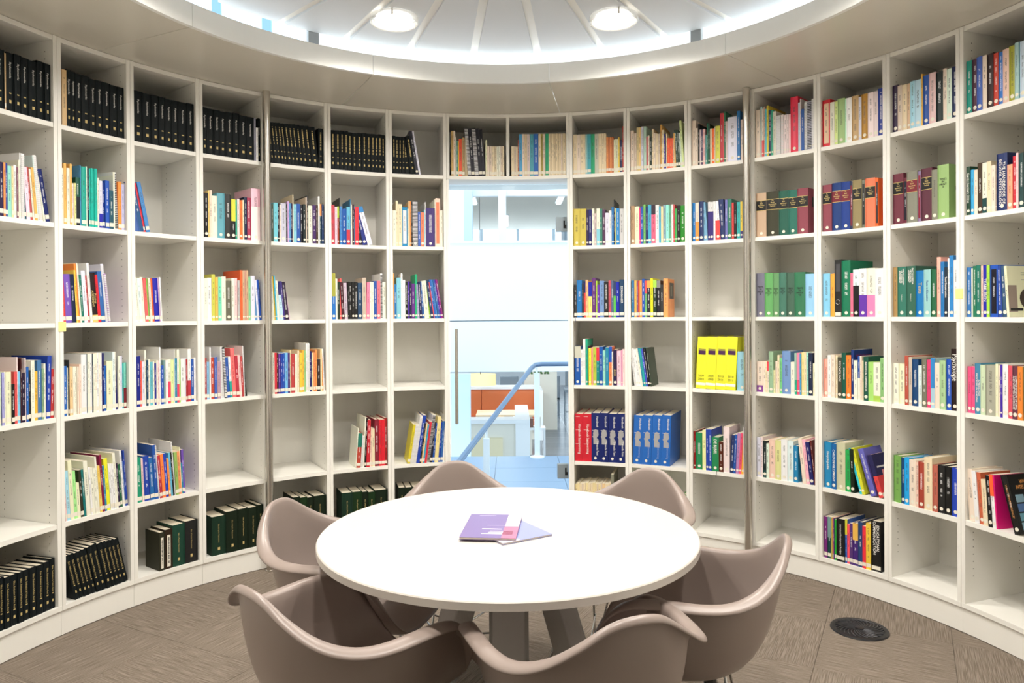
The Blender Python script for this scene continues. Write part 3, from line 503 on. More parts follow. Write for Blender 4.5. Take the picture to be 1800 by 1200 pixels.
# round ceiling lamps
LGL = mat('lamp_glass_ring', 'f4f4f0', .15); _b = LGL.node_tree.nodes['Principled BSDF']; _b.inputs['Alpha'].default_value = .45
LEM = mat('lamp_diffuser', 'ffffff', .5, emit=(1, .95, .86), es=2.2)
for k, a in enumerate((-27.3, 26.8, 78, -78, 129, -129, 180)):
    p = polar(1.145, a)
    lab = {0: 'round glass ceiling lamp with glowing diffuser, left of the two in view', 1: 'round glass ceiling lamp with glowing diffuser, right of the two in view'}.get(
        k, 'round glass ceiling lamp out of view, ' + ('right side', 'left side', 'behind right', 'behind left', 'straight behind')[k - 2] + ' of the ceiling disc')
    t = thing('ceiling_lamp', lab, 'lamp', (p.x, p.y, DZ), 0, 'round ceiling lamps')
    mb = MB(); mb.lathe([(.085, -.001), (.088, -.026), (.070, -.031)], 40); mb.build('diffuser', LEM, t, True)
    mb = MB(); n = 48
    pr = [(.106, -.003), (.106, -.028), (.110, -.032), (.114, -.028), (.114, -.003)]
    i0 = 0
    for r, z in pr:
        for j in range(n): mb.v.append((r * cos(2 * pi * j / n), r * sin(2 * pi * j / n), z))
    for q in range(len(pr)):
        q2 = (q + 1) % len(pr)
        for j in range(n):
            l = (j + 1) % n; mb.f.append((q * n + j, q * n + l, q2 * n + l, q2 * n + j)); mb.mi.append(0)
    mb.build('glass_ring', LGL, t, True)
    mb = MB()
    for j in range(3):
        c = (.110 * cos(j * 2.094 + .6), .110 * sin(j * 2.094 + .6)); mb.box((c[0] - .003, c[1] - .003, -.031), (c[0] + .003, c[1] + .003, 0))
    mb.build('clip', STEEL, t)
    ld = bpy.data.lights.new('lamp_light', 'SPOT'); ld.energy = LAMP_W * 4; ld.color = (1, .945, .865); ld.shadow_soft_size = .07; ld.spot_size = radians(166); ld.spot_blend = 0.9
    lo = link('lamp_light', ld, t, (0, 0, -.045))
# cove tube on the soffit, behind the lip
mb = MB(); mb.arc(1.92, 1.96, 0, 2 * pi - .001, 2.69, 2.73, 96)
tag(mb.build('cove_light', mat('cove_tube', 'ffffff', .5, emit=(.80, .90, 1), es=COVE_W)), 'ring of white cove lighting hidden above the soffit', 'light')
# upstand round the cove, open to the hall at the left
mb = MB(); mb.arc(2.50, 2.53, radians(-28), radians(302), 2.678, 3.40, 90); struct(mb.build('wall_upper', WHITE))

# ------------------------------------------------------------------ steel posts
for a, lab in ((-39.45, 'slim brushed steel post in front of the left bookcases'), (39.55, 'slim brushed steel post in front of the right bookcases')):
    p = polar(2.088, a)
    t = thing('steel_post', lab, 'post', (p.x, p.y, 0), 0, 'steel posts')
    mb = MB(); mb.lathe([(.0205, .004), (.0205, 2.654)], 28); mb.build('shaft', STEEL, t, True)
    mb = MB(); mb.lathe([(.026, .0005), (.026, .004), (.022, .006)], 28); mb.build('foot_ring', STEEL, t, True)
# sticky notes
for a, z, lab, dx in ((-68.6, 1.372, 'yellow sticky note on the divider left of the sixth bay left', .012), (69.55, 1.49, 'yellow sticky note on the divider at the far right', -.004)):
    p = polar(R - .0015, a)
    mb = MB(); mb.box((-.018 + dx, -.0006, -.022), (.018 + dx, .0006, .022)); o = mb.build('sticky_note', YEL, None, loc=(p.x, p.y, z)); o.rotation_euler = (0, 0, -radians(a)); tag(o, lab, 'note')

# ------------------------------------------------------------------ floor vent
vx, vy = 1.562, .785
t = thing('floor_vent', 'round black swirl air vent set in the carpet', 'vent', (vx, vy, 0))
VB = mat('vent_black', '17171a', .4)
mb = MB(); mb.lathe([(.122, .0005), (.119, .006), (.100, .007), (.098, .0045), (.02, .0045)], 48); mb.build('rim', VB, t, True)
mb = MB()
for k in range(26):
    a = 2 * pi * k / 26; pts = []
    for j in range(7):
        r = .020 + .078 * j / 6; aa = a + .75 * (j / 6) ** 1.3; pts.append((r * cos(aa), r * sin(aa), .0062 + .0015 * sin(pi * j / 6)))
    mb.tube(pts, [.0012 + .0009 * j / 6 for j in range(7)], 5)
o = mb.build('swirl_blades', mat('vent_blade', '4a4a4e', .35, .3), t, True); o['kind'] = 'stuff'
mb = MB(); mb.lathe([(.018, .004), (.017, .009), (.004, .010)], 20); mb.build('hub', VB, t, True)

# ------------------------------------------------------------------ table
TX, TY = .006, -.137
tab = thing('round_table', 'large round white meeting table in the middle of the room', 'table', (TX, TY, 0))
mb = MB(); mb.lathe([(.594, .695), (.600, .697), (.600, .717), (.597, .720)], 128); mb.build('tabletop', TABLEM, tab, True)
mb = MB(); mb.lathe([(.20, .683), (.20, .694)], 40); mb.build('mounting_plate', GREYLEG, tab)
mb = MB(); mb.prism([(.068 * cos(k * pi / 4 + pi / 8), .068 * sin(k * pi / 4 + pi / 8)) for k in range(8)], .30, .684); mb.build('column', GREYLEG, tab)
for a in (0, 60, 120, 180, 240, 300):
    d = Vector((sin(radians(a)), cos(radians(a)), 0)); s = Vector((d.y, -d.x, 0))
    mb = MB(); w = .048
    top = [d * .085, d * .155]; bot = [d * .31, d * .375]
    pts = []
    for q in (-1, 1):
        for p, z in ((top[0], .683), (top[1], .683), (bot[1], .012), (bot[0], .012)): pts.append(p + s * w * q + Vector((0, 0, z)))
    i = len(mb.v); mb.v += [tuple(p) for p in pts]
    for f in ((0, 1, 2, 3), (7, 6, 5, 4), (0, 4, 5, 1), (1, 5, 6, 2), (2, 6, 7, 3), (3, 7, 4, 0)): mb.f.append(tuple(i + k for k in f)); mb.mi.append(0)
    o = mb.build('leg', GREYLEG, tab); bevel(o, .004)
    mb = MB(); c = d * .343; mb.lathe([(.02, .0005), (.02, .012)], 16, c=(c.x, c.y)); mb.build('foot_pad', BLACK, o)
# ------------------------------------------------------------------ booklets on the table
def booklet(name, label, corners, th, z0, col, parts):
    # corners: near-left, far-left, far-right, near-right (metres)
    c = [Vector((x, y, 0)) for x, y in corners]
    o0 = c[0]; ux = (c[3] - c[0]); uy = (c[1] - c[0]); w, h = ux.length, uy.length; a = atan2(ux.y, ux.x)
    t = thing(name, label, 'booklet', (o0.x, o0.y, z0), a)
    mb = MB(); mb.box((.002, .002, .0008), (w - .002, h - .002, th - .0008)); mb.build('pages', PAGES, t)
    for nm, za, zb in (('cover', th - .0008, th), ('back_cover', 0, .0008)):
        mb = MB(); mb.box((0, 0, za), (w, h, zb)); mb.build(nm, mat('booklet_' + nm + col, col, .3), t)
    for pn, (x0, y0, x1, y1), pc in parts:
        mb = MB(); mb.box((x0 * w, y0 * h, th), (x1 * w, y1 * h, th + .0003)); mb.build(pn, mat('booklet_print_' + pc, pc, .4), t)
    return t
booklet('booklet', 'blue violet booklet lying underneath the purple one on the white table', BK2, .006, .7205, '8f92c8',
        [('pale_corner', (0, 0, .35, .35), 'c9c0c8'), ('pale_band', (.05, .62, .9, .66), 'b4b6dc')])
booklet('booklet', 'purple booklet with pink and cream panels on top on the white table', BK1, .007, .7268, '7a6496',
        [('cream_panel', (.74, .72, 1, 1), 'e9dcd2'), ('mauve_panel', (.74, .47, 1, .72), 'c3b0bc'), ('pink_panel', (.74, 0, 1, .47), 'bd6f8c'),
         ('title_line', (.34, .34, .70, .365), 'e6e0ea'), ('title_line', (.50, .25, .92, .27), 'e6e0ea'), ('title_line', (.48, .20, .92, .22), 'e6e0ea'),
         ('title_line', (.36, .15, .92, .17), 'e6e0ea'), ('title_line', (.40, .50, .74, .505), 'cfc6d8'), ('title_line', (.18, .93, .5, .94), 'cfc6d8')])

# ------------------------------------------------------------------ chairs
def catmull(P, n):
    out = []; m = len(P)
    for k in range(m):
        p0, p1, p2, p3 = P[(k - 1) % m], P[k], P[(k + 1) % m], P[(k + 2) % m]
        for j in range(n):
            t = j / n
            out.append(.5 * ((2 * p1) + (p2 - p0) * t + (2 * p0 - 5 * p1 + 4 * p2 - p3) * t * t + (3 * p1 - p0 - 3 * p2 + p3) * t ** 3))
    return out
half = [(0, .258, .408), (.11, .255, .412), (.175, .240, .434), (.215, .210, .500), (.238, .172, .580), (.253, .118, .630), (.260, .03, .642),
        (.254, -.070, .638), (.232, -.150, .643), (.183, -.215, .670), (.124, -.262, .716), (.064, -.287, .757)]
half = [(x * .93, y, z) for x, y, z in half]
rim = [Vector(p) for p in half] + [Vector((0, -.293, .767))] + [Vector((-p[0], p[1], p[2])) for p in half[:0:-1]]
rimS = catmull(rim, 3)
SH_ = MB(); n = len(rimS)
rings = []
ctr = Vector((0, .01, .383))
base = []
for p in rimS:
    a = atan2(p.x, p.y - .01)
    base.append(Vector((.160 * sin(a), .01 + (.195 if cos(a) > 0 else .160) * cos(a), .388 + .008 * max(cos(a), 0))))
for s in (.35, .7): rings.append([ctr.lerp(b, s) for b in base])
rings.append(base)
for s in (.22, .45, .7, .88, 1.0):
    ring = []
    for b, p in zip(base, rimS):
        fr = max(0, min(1, (p.z - .41) / .12))
        c = Vector((b.x + (p.x - b.x) * .86, b.y + (p.y - b.y) * .86, b.z + (p.z - b.z) * (.10 + .35 * (1 - fr))))
        ring.append(b * (1 - s) ** 2 + c * 2 * s * (1 - s) + p * s * s)
    rings.append(ring)
for off, dz in ((.016, .0035), (.034, .001), (.047, -.006), (.051, -.014)):
    ring = []
    for k, p in enumerate(rimS):
        tg = (rimS[(k + 1) % n] - rimS[k - 1]); o = Vector((-tg.y, tg.x, 0)); o = -o if o.dot(Vector((p.x, p.y - .01, 0))) < 0 else o
        f = max(.25, min(1, (p.z - .42) / .16)); q = 1.0
        q = 1.0 - .5 * max(0, min(1, (p.z - .66) / .09))
        o = Vector((p.x, p.y * .9, 0)).normalized() if o.length < 1e-5 else o.normalized()
        ring.append(p + o * off * f * q + Vector((0, 0, dz * f)))
    rings.append(ring)
for r in rings: SH_.v += [tuple(p) for p in r]
SH_.v.append(tuple(ctr)); ci = len(SH_.v) - 1
for k in range(n): SH_.f.append((ci, k, (k + 1) % n)); SH_.mi.append(0)
for q in range(len(rings) - 1):
    for k in range(n):
        l = (k + 1) % n; SH_.f.append((q * n + k, (q + 1) * n + k, (q + 1) * n + l, q * n + l)); SH_.mi.append(0)
shell_me = SH_.mesh('shell', SHELL, False)
shell_me.polygons.foreach_set('use_smooth', [True] * len(shell_me.polygons))
def rod(mb, a, b, r=.0046): mb.tube([a, b], r, 8)
legs = []
for sx, sy in ((1, 1), (1, -1), (-1, -1), (-1, 1)):
    f = Vector((.205 * sx, .19 * sy, .016)); mb = MB()
    m1, m2 = Vector((.075 * sx, .13 * sy, .374)), Vector((.135 * sx, .055 * sy, .374))
    rod(mb, f, m1); rod(mb, f + Vector((.004 * sx, -.012 * sy, 0)), m2)
    me = mb.mesh('leg', CHROME, True)
    mb = MB(); mb.lathe([(.011, .0004), (.012, .012), (.007, .018)], 14, c=(f.x, f.y)); legs.append((me, mb.mesh('glide', BLACK, True)))
mb = MB()
q = {}
for sx in (1, -1):
    for sy in (1, -1):
        q[sx, sy, 'a'] = Vector((.205 * sx, .19 * sy, .016)).lerp(Vector((.075 * sx, .13 * sy, .374)), .42)
        q[sx, sy, 'b'] = Vector((.205 * sx, .19 * sy, .016)).lerp(Vector((.135 * sx, .055 * sy, .374)), .42)
hub = Vector((0, 0, .125))
for sx in (1, -1):
    rod(mb, q[sx, 1, 'b'], Vector((.11 * sx, 0, .12)), .004); rod(mb, q[sx, -1, 'b'], Vector((.11 * sx, 0, .12)), .004)
    rod(mb, Vector((.11 * sx, 0, .12)), hub, .004)
for sy in (1, -1):
    rod(mb, q[1, sy, 'a'], Vector((0, .11 * sy, .12)), .004); rod(mb, q[-1, sy, 'a'], Vector((0, .11 * sy, .12)), .004)
    rod(mb, Vector((0, .11 * sy, .12)), hub, .004)
strut_me = mb.mesh('cross_strut', CHROME, True)
mb = MB(); mb.box((-.145, -.006, .368), (.145, .006, .377)); mb.box((-.006, -.14, .368), (.006, .14, .377))
for x, y in ((.105, .09), (-.105, .09), (.105, -.09), (-.105, -.09)): mb.lathe([(.018, .366), (.018, .383)], 12, c=(x, y))
mount_me = mb.mesh('seat_mount', BLACK)
def chair(ang, r, face, label):
    c = Vector((TX + r * sin(radians(ang)), TY + r * cos(radians(ang)), 0))
    t = thing('shell_armchair', label, 'chair', tuple(c), face, 'taupe shell armchairs round the table')
    o = link('shell', shell_me, t)
    s = o.modifiers.new('thickness', 'SOLIDIFY'); s.thickness = .007; s.offset = -1
    u = o.modifiers.new('smooth', 'SUBSURF'); u.levels = 1; u.render_levels = 1
    for a, b in legs:
        lg = link('leg', a, t); link('glide', b, lg)
    link('cross_strut', strut_me, t); link('seat_mount', mount_me, t)
def face_to(ang): return -radians(ang) + pi       # local +y towards the table centre
for ang, r, df, lab in CHAIRS:
    chair(ang, r, face_to(ang) + radians(df), lab)

# ------------------------------------------------------------------ books
HEAD = [(0, 0), (.034, 0), (.034, .026), (.024, .034), (.023, .044), (.030, .046), (.034, .056), (.032, .072), (.026, .084), (.012, .088), (.002, .08), (-.002, .064), (-.001, .05), (-.007, .046), (0, .036)]
TIT = {
 'T1': ('TESTS\nIN\nPRINT\nII', .0125, 0, .66, 'k'), 'T2': ('Cognitive Learning in Children', .0125, 1, .56, 'w'),
 'T3': ('THE HANDBOOK OF\nSCHOOL PSYCHOLOGY', .0185, 1, .48, 'w'), 'T4': ('Practical\nASSESSMENT', .019, 1, .48, 'y'),
 'T5': ('DE MANAGER', .0165, 1, .60, 'w'), 'T6': ('TESTS\nIN\nPRINT\nIII', .0135, 0, .60, 'k'), 'T7': ('TESTS\nIN\nPRINT\nIV', .0125, 0, .56, 'k'),
 'T8': ('TESTS\nIN\nPRINT\nV', .0105, 0, .58, 'k'), 'T9': ('TESTS\nIN\nPRINT\nVII', .0135, 0, .56, 'k'),
 'T10': ('ENCYCLOPEDIA\nOF CLINICAL\nASSESSMENT', .0105, 1, .80, 'w', 'Volume I'), 'T11': ('ENCYCLOPEDIA\nOF CLINICAL\nASSESSMENT', .0105, 1, .80, 'w', 'Volume II'),
 'T12': ('Tests', .024, 1, .62, 'y'), 'T13': ('Tests in Education', .013, 1, .55, 'b'), 'T14': ('Test Construction', .0125, 1, .60, 'w'),
 'T15': ('TEAMLEREN', .018, 1, .52, 'w'), 'T16': ('Zoek', .019, 1, .36, 'y'), 'T17': ('PSYCHOLOGY', .0165, 1, .66, 'w'),
 'T18': ('INDIVIDUAL DIFFERENCES', .0125, 1, .55, 'w'), 'T19': ('Psychologie', .034, 1, .70, 'w'),
 'T20': ('INTEGRATIVE\nPROCESSES IN READING', .0115, 1, .52, 'w'), 'T21': ('COMPREHENSION OF ORAL\nAND WRITTEN LANGUAGE', .011, 1, .50, 'w'),
 'T22': ('DE BIJBEL', .024, 1, .72, 'w'), 'T23': ('Encyclopedie', .018, 1, .60, 'w'), 'T24': ('CHILD DEVELOPMENT', .0165, 1, .52, 'w'),
 'T25': ('International Developmental Paradigms', .012, 1, .52, 'w'), 'T26': ('EDUCATIONAL\nCOMMUNICATION', .019, 1, .66, 'w')}
INK = {'w': INKW, 'k': INKK, 'y': INKY, 'b': mat('blue_print', '2a5a9a', .5), 'o': INKO}
PAL = [('cream', 'eddfc0'), ('white', 'eeeeee'), ('grey', '888888'), ('pale grey', 'cccccc'), ('black', '15181a'), ('dark grey', '3c3c40'), ('red', 'c82a30'), ('coral', 'ee6655'),
       ('pink', 'ee8aa8'), ('magenta', 'd82277'), ('maroon', '772a3a'), ('brown', 'a04a33'), ('tan', 'ccaa77'), ('orange', 'f07733'), ('pale orange', 'f4b066'), ('yellow', 'eedd33'),
       ('ochre', 'b89025'), ('olive', '9a9a44'), ('lime green', 'aacc44'), ('green', '228855'), ('dark green', '225540'), ('mint green', '99ddbb'), ('sage green', '99aa88'), ('teal', '22aa99'),
       ('dark teal', '226677'), ('pale blue', '99ccdd'), ('sky blue', '3399cc'), ('blue', '2255bb'), ('navy blue', '1a2866'), ('slate blue', '7788bb'), ('purple', '553a99'), ('dark purple', '44224a'), ('lilac', 'bbaacc')]
PALV = [(n, [int(h[i:i + 2], 16) for i in (0, 2, 4)]) for n, h in PAL]
def cname(h):
    v = [int(ch, 16) * 17 for ch in h] if len(h) == 3 else [int(h[i:i + 2], 16) for i in (0, 2, 4)]
    return min(PALV, key=lambda p: sum(w * (a - b) ** 2 for w, a, b in zip((1, 1.2, 1), p[1], v)))[0]
ONES = 'first second third fourth fifth sixth seventh eighth ninth tenth eleventh twelfth thirteenth fourteenth fifteenth sixteenth seventeenth eighteenth nineteenth twentieth'.split()
def ordw(i): return ONES[i] if i < 20 else 'twenty-' + ONES[i - 20]
def lum(c): return .3 * c[0] + .59 * c[1] + .11 * c[2]
def colour(o, rgb): o.color = (*rgb, .93 if lum(rgb) < .22 else .045)
lab_disc = {}
def sticker(parent, xm, w, z, kind):
    if kind == 'disc':
        r = min(.0085, w * .40); mb = MB(); pts = []
        mb.quad_pts([(xm + r * cos(k * pi / 5), -.0005, z + r * sin(k * pi / 5)) for k in range(10)][::-1])
        i = len(mb.v); mb.v += [(x, .0004, zz) for x, y, zz in mb.v[:10]]
        for k in range(10): l = (k + 1) % 10; mb.f.append((9 - k, 9 - l if l else 9, i + (9 - l if l else 9), i + 9 - k)); mb.mi.append(0)
        return mb.build('shelf_label', STICK, parent)
    mb = MB(); mb.box((xm - w * .46, -.0005, z - .009), (xm + w * .46, .0004, z + .009)); return mb.build('shelf_label', STICK, parent)
def bars(w, h, xm, seed, z0, z1, size=.5):
    rd = random.Random(seed); mb = MB(); z = z1 * h
    while z > z0 * h:
        l = rd.uniform(.003, .0075); ww = w * size * rd.uniform(.6, 1) / 2
        mb.box((xm - ww, -.0006, z - l), (xm + ww, .0003, z)); z -= l + rd.choice([.0012, .0012, .0012, .005])
    return mb
counts = {}
letter_cache = {}
def make_book(cell, idx, n, x, w, h, col, tilt, flags):
    b, row = cell[0], int(cell[1:])
    tm, hh, d = FRAME[b]; zb = ZL[6 - row]
    rd = random.Random(cell + str(idx))
    left = b in 'ABCDEFG'
    w /= 1000; h /= 1000; x /= 1000
    J = col == 'J'; G = 'G' in flags; binder = 'B' in flags; spiral = 's' in flags or 'k' in flags
    rgb = (.004, .0075, .009) if J else hx(col)
    if 'Y' in flags or 'G' in flags:
        g_ = lum(rgb); rgb = tuple(.8 * c_ + .2 * g_ for c_ in rgb)
    thin = w < .0225
    if J or G: name, cat, kw = 'journal_volume', 'journal', 'black bound volume' if J else 'thick dark bound volume'
    elif binder: name, cat, kw = 'ring_binder', 'binder', 'ring binder'
    elif spiral: name, cat, kw = 'spiral_report', 'report', 'spiral-bound report'
    elif left and 2 <= row <= 5 and thin and (b in 'ABC' or row >= 4): name, cat, kw = 'booklet', 'booklet', 'booklet'
    elif row == 1 and b in 'HIJKL' and thin: name, cat, kw = 'report_issue', 'report', 'report'
    elif thin and w < (.0178 if not left else .0205): name, cat, kw = 'paperback', 'paperback', 'paperback'
    else: name, cat, kw = 'hardback_book', 'book', 'book'
    counts[cat] = counts.get(cat, 0) + 1
    if h < .2: dep = .135
    elif h < .262: dep = .15 + .5 * (h - .2) + rd.uniform(-.006, .01)
    else: dep = .205 + rd.uniform(0, .012)
    for f in flags:
        if f[0] == 'd' and f[1:].isdigit(): dep = int(f[1:]) / 1000
    if binder: dep = .27
    yo = .015 + (0 if left else .001) + rd.uniform(-.002, .004)
    # label
    cn = 'black' if J else cname(col)
    for f in flags:
        if f[0] in '/^' and not J:
            c2 = cname(f[1:4])
            if c2 != cn: cn = cn + ' and ' + c2
            break
    if 'Y' in flags: kw = 'yearbook with black title panel' if col not in ('248', '249') else 'yearbook with maroon title panel'
    if G: cn = ''
    if J: cn = ''
    adj = ''
    if abs(tilt) >= 9: adj = 'leaning '
    elif h > .262 and not binder: adj = 'tall '
    lab = f"{adj}{cn} {kw}, {ordw(idx)} from left, {ROWP[row]}, {bay_phrase(b)}"
    if b in 'HI': lab = lab.replace('top shelf, ', '')
    lab = ' '.join(lab.split())
    tl = [f for f in flags if f in TIT]
    if tl and 'T' in tl[0]:
        lab = f"{adj}{cn} {kw} lettered {TIT[tl[0]][0].replace(chr(10), ' ')}, {ROWP[row]}"
        if len(lab.split()) > 16: lab = f"{cn} book lettered {TIT[tl[0]][0].replace(chr(10), ' ')}, {ROWP[row]}"
        if tl[0] in ('T7', 'T8', 'T10', 'T11'): lab += f", {ordw(idx)} from left"
    if len(lab.split()) > 16: lab = f"{cn} {kw}, {ordw(idx)} from left, {ROWP[row]}, {bay_phrase(b)}"; lab = ' '.join(lab.split())
    if len(lab.split()) > 16: lab = lab.replace(' with black title panel', ' black label').replace(' with maroon title panel', ' maroon label')
    if len(lab.split()) > 16: lab = lab.replace(', first from left', ', first').replace(' from left, ', ', ')
    ws = lab.split()
    if len(ws) > 16 and ws[0] in ('tall', 'leaning'): lab = ' '.join(ws[1:])
    group = f"{'journal volumes' if cat == 'journal' else cat + 's' } on the {ROWP[row].replace(' down', '')}, {bay_phrase(b)}"
    # root: pivot corner
    px = x if tilt >= 0 else x + w
    loc = Matrix.Rotation(-tm, 4, 'Z') @ Vector((px, yo, 0)) + polar(d, math.degrees(tm), zb)
    t = link(name, None, None, tuple(loc)); tag(t, lab, cat, group)
    t.matrix_world = Matrix.Translation(loc) @ Matrix.Rotation(-tm, 4, 'Z') @ Matrix.Rotation(-radians(tilt), 4, 'Y')
    x0, x1 = (0, w) if tilt >= 0 else (-w, 0); xm = (x0 + x1) / 2
    # cover and pages
    bt = .0028 if (not thin or J or G or binder) else .0008
    if w < .008: bt = .0007
    ov = .003 if bt > .002 else .0003
    mb = MB()
    mb.box((x0, 0, 0), (x0 + bt, dep, h)); mb.box((x1 - bt, 0, 0), (x1, dep, h))
    i = len(mb.v); rnd = .0012 if bt < .002 else (.0035 if (J or G or not thin) and not binder else .0005)
    rnd = min(rnd, w * .2)
    prof = [(x0, bt), (x0, rnd), (x0 + w * .12, rnd * .35), (x0 + w * .3, 0), (x1 - w * .3, 0), (x1 - w * .12, rnd * .35), (x1, rnd), (x1, bt)]
    mb.v += [(p, q, 0) for p, q in prof] + [(p, q, h) for p, q in prof]; m_ = len(prof)
    for k in range(m_):
        l = (k + 1) % m_; mb.f.append((i + k, i + l, i + m_ + l, i + m_ + k)); mb.mi.append(1 if k in (2, 3, 4) else 0)
    mb.f.append(tuple(i + m_ - 1 - k for k in range(m_))); mb.mi.append(0)
    mb.f.append(tuple(i + m_ + k for k in range(m_))); mb.mi.append(0)
    plain = J or G or binder or tl or 'Y' in flags or any(f[0] == 'p' for f in flags) or spiral
    cm = CLOTH if (J or G or 'Y' in flags) else COVER
    c = mb.build('cover', [cm, cm if plain else SPINE], t, fix=True); colour(c, rgb)
    if w - 2 * bt > .001:
        mb = MB(); mb.box((x0 + bt, bt + .0004, ov), (x1 - bt, dep - ov - .0005, h - ov)); mb.build('pages', PAGES, t)
    # bands of a second colour
    for f in flags:
        if f[0] in '/^' and len(f) > 4:
            fr = float(f.split('@')[1]); c2 = hx(f[1:4])
            za, zz = (0.0, fr * h) if f[0] == '/' else ((1 - fr) * h, h)
            mb = MB(); mb.box((x0 - .0002, -.0003, za), (x1 + .0002, .004 + rnd, zz)); o = mb.build('colour_band', COVER, t); colour(o, c2)
        if f[0] == 'p' and len(f) == 4:
            mb = MB(); mb.box((x0 + w * .18, -.0004, .07 * h), (x1 - w * .18, .0004, .92 * h)); o = mb.build('spine_panel', [COVER, SPINE], t); o.data.polygons[2].material_index = 1; colour(o, hx(f[1:]))
    # lettering and labels
    if J:
        if cell in ('A1', 'B1', 'C1', 'D1'):
            text_part('spine_lettering', 'Psychometrika', min(.0125, w * .62), t, (xm, -.0007, .70 * h), INKW, True, sx=.92)
        else:
            if cell in ('A6', 'B6'):
                text_part('spine_lettering', 'Educ. Evaluation & Policy Anal.', min(.0115, w * .62), t, (xm, -.0007, .60 * h), INKY, True, sx=.80)
            else:
                bars(w, h, xm, cell, .47, .90, .30).build('spine_lettering', INKY, t)
        mb = MB()
        for za, zz in ((.30, .32), (.14, .195)): mb.box((xm - w * .14, -.0006, za * h), (xm + w * .14, .0003, zz * h))
        mb.build('volume_number', INKY, t)['kind'] = 'stuff'
        return
    if G:
        if cell == 'C6' and idx < 2:
            mb = MB(); mb.box((xm - w * .22, -.0006, .06 * h), (xm + w * .22, .0003, .86 * h)); mb.build('paper_label', STICK, t)
            bars(w * .5, h, xm, cell + str(idx), .15, .80, .5).build('label_print', INKK, t)
        else:
            text_part('spine_lettering', 'Educ. & Psychol. Measurement', .0095, t, (xm, -.0007, .56 * h), INKY, True, sx=.85)
            mb = MB(); mb.box((xm - w * .08, -.0006, .13 * h), (xm + w * .08, .0003, .20 * h)); mb.build('volume_number', INKY, t)
        return
    if 'Y' in flags:
        pc = '0c0c0e' if col not in ('248', '249', '887') else '7a2030'
        mb = MB(); mb.box((x0 + .0006, -.0004, .60 * h), (x1 - .0006, .0006, .82 * h)); o = mb.build('title_panel', COVER, t); colour(o, hx(pc))
        mb = MB()
        for z in (.592, .82): mb.box((x0 + .0006, -.0005, z * h), (x1 - .0006, .0006, (z + .010) * h))
        mb.build('gold_rule', GOLD, t)
        text_part('title', 'The\nMental\nMeasurements\nYearbook', .0098, t, (xm, -.0008, .735 * h), INKY, sx=min(.9, w * 11), bold=.0002)
        if cell == 'M2' and idx == 4 or cell == 'N2' and idx == 5:
            mb = MB(); mb.box((x1 - .0003, .05, .60 * h), (x1 + .0004, dep * .8, .82 * h)); o = mb.build('cover_panel', COVER, t); colour(o, hx(pc))
    if binder:
        if cell == 'N3':
            mb = MB(); mb.box((xm - w * .3, -.0006, .45 * h), (xm + w * .3, .0004, .93 * h)); o = mb.build('spine_pocket', COVER, t); colour(o, hx('4a4a4e'))
            mb = MB(); mb.tube([(xm + .0115 * cos(k * pi / 10), -.001, .26 * h + .0115 * sin(k * pi / 10)) for k in range(21)], .0018, 6, cap=False); mb.build('finger_ring', CHROME, t, True)
            mb = MB(); mb.box((xm - w * .42, -.0006, .02 * h), (xm + w * .42, .0004, .08 * h)); mb.build('shelf_label', STICK, t)
        elif cell == 'L4':
            mb = MB(); mb.box((xm - w * .36, -.0006, .66 * h), (xm + w * .36, .0004, .74 * h)); mb.box((xm - w * .36, -.0006, .748 * h), (xm + w * .36, .0004, .758 * h)); mb.box((xm - w * .36, -.0006, .764 * h), (xm + w * .36, .0004, .770 * h))
            o = mb.build('purple_label', COVER, t); colour(o, hx('4a2050'))
            text_part('year_lettering', ('2009\n2010', '2009\n2010', '2010\n2011', '2010\n2011')[idx], .017, t, (xm, -.0008, .215 * h), INKK, ls=1.15)
            mb = MB(); mb.box((x0 + .001, -.0006, .065 * h), (x1 - .001, .0004, .115 * h)); mb.build('white_band', INKW, t)
        else:
            red = col == 'c23'
            if red:
                text_part('title', 'Handboek basisvorming', .0225, t, (xm + .004, -.0007, .47 * h), INKW, True, sx=.85)
                mb = MB()
                for z in (.94, .66, .36): mb.box((xm - w * .4, -.0006, z * h), (xm + w * .12, .0003, (z + .006) * h))
                mb.build('spine_rule', INKW, t)
            else:
                sil = mat('head_silhouette_grey', 'a8a6a6', .5) if 'head_silhouette_grey' not in bpy.data.materials else bpy.data.materials['head_silhouette_grey']
                mb = MB(); pts = [(xm - w * .02 + (px_ - .014) * .95, zz * 1.05 + .36 * h) for px_, zz in HEAD]
                i = len(mb.v); m_ = len(pts); mb.v += [(p, -.0006, z) for p, z in pts] + [(p, .0004, z) for p, z in pts]
                mb.f.append(tuple(range(m_))); mb.mi.append(0)
                for k in range(m_): l = (k + 1) % m_; mb.f.append((k, m_ + k, m_ + l, l)); mb.mi.append(0)
                mb.build('head_silhouette', sil, t)
                text_part('title', 'Handboek', .0185, t, (xm + w * .2, -.0009, .82 * h), INKW, True, sx=.9)
                text_part('title', 'Tweede Fase' if cell == 'J5' else 'Basisvorming', .0185, t, (xm + w * .2, -.0009, .28 * h), INKW if cell == 'J5' else INK['b'] if False else mat_get('print_light_blue', '8fa6d8'), True, sx=.9)
                mb = MB(); mb.box((xm - w * .4, -.0006, .64 * h), (xm + w * .3, .0003, .646 * h)); mb.build('spine_rule', INKW, t)
                sticker(t, xm - w * .05, w * .6, .075 * h, 'disc')
        return
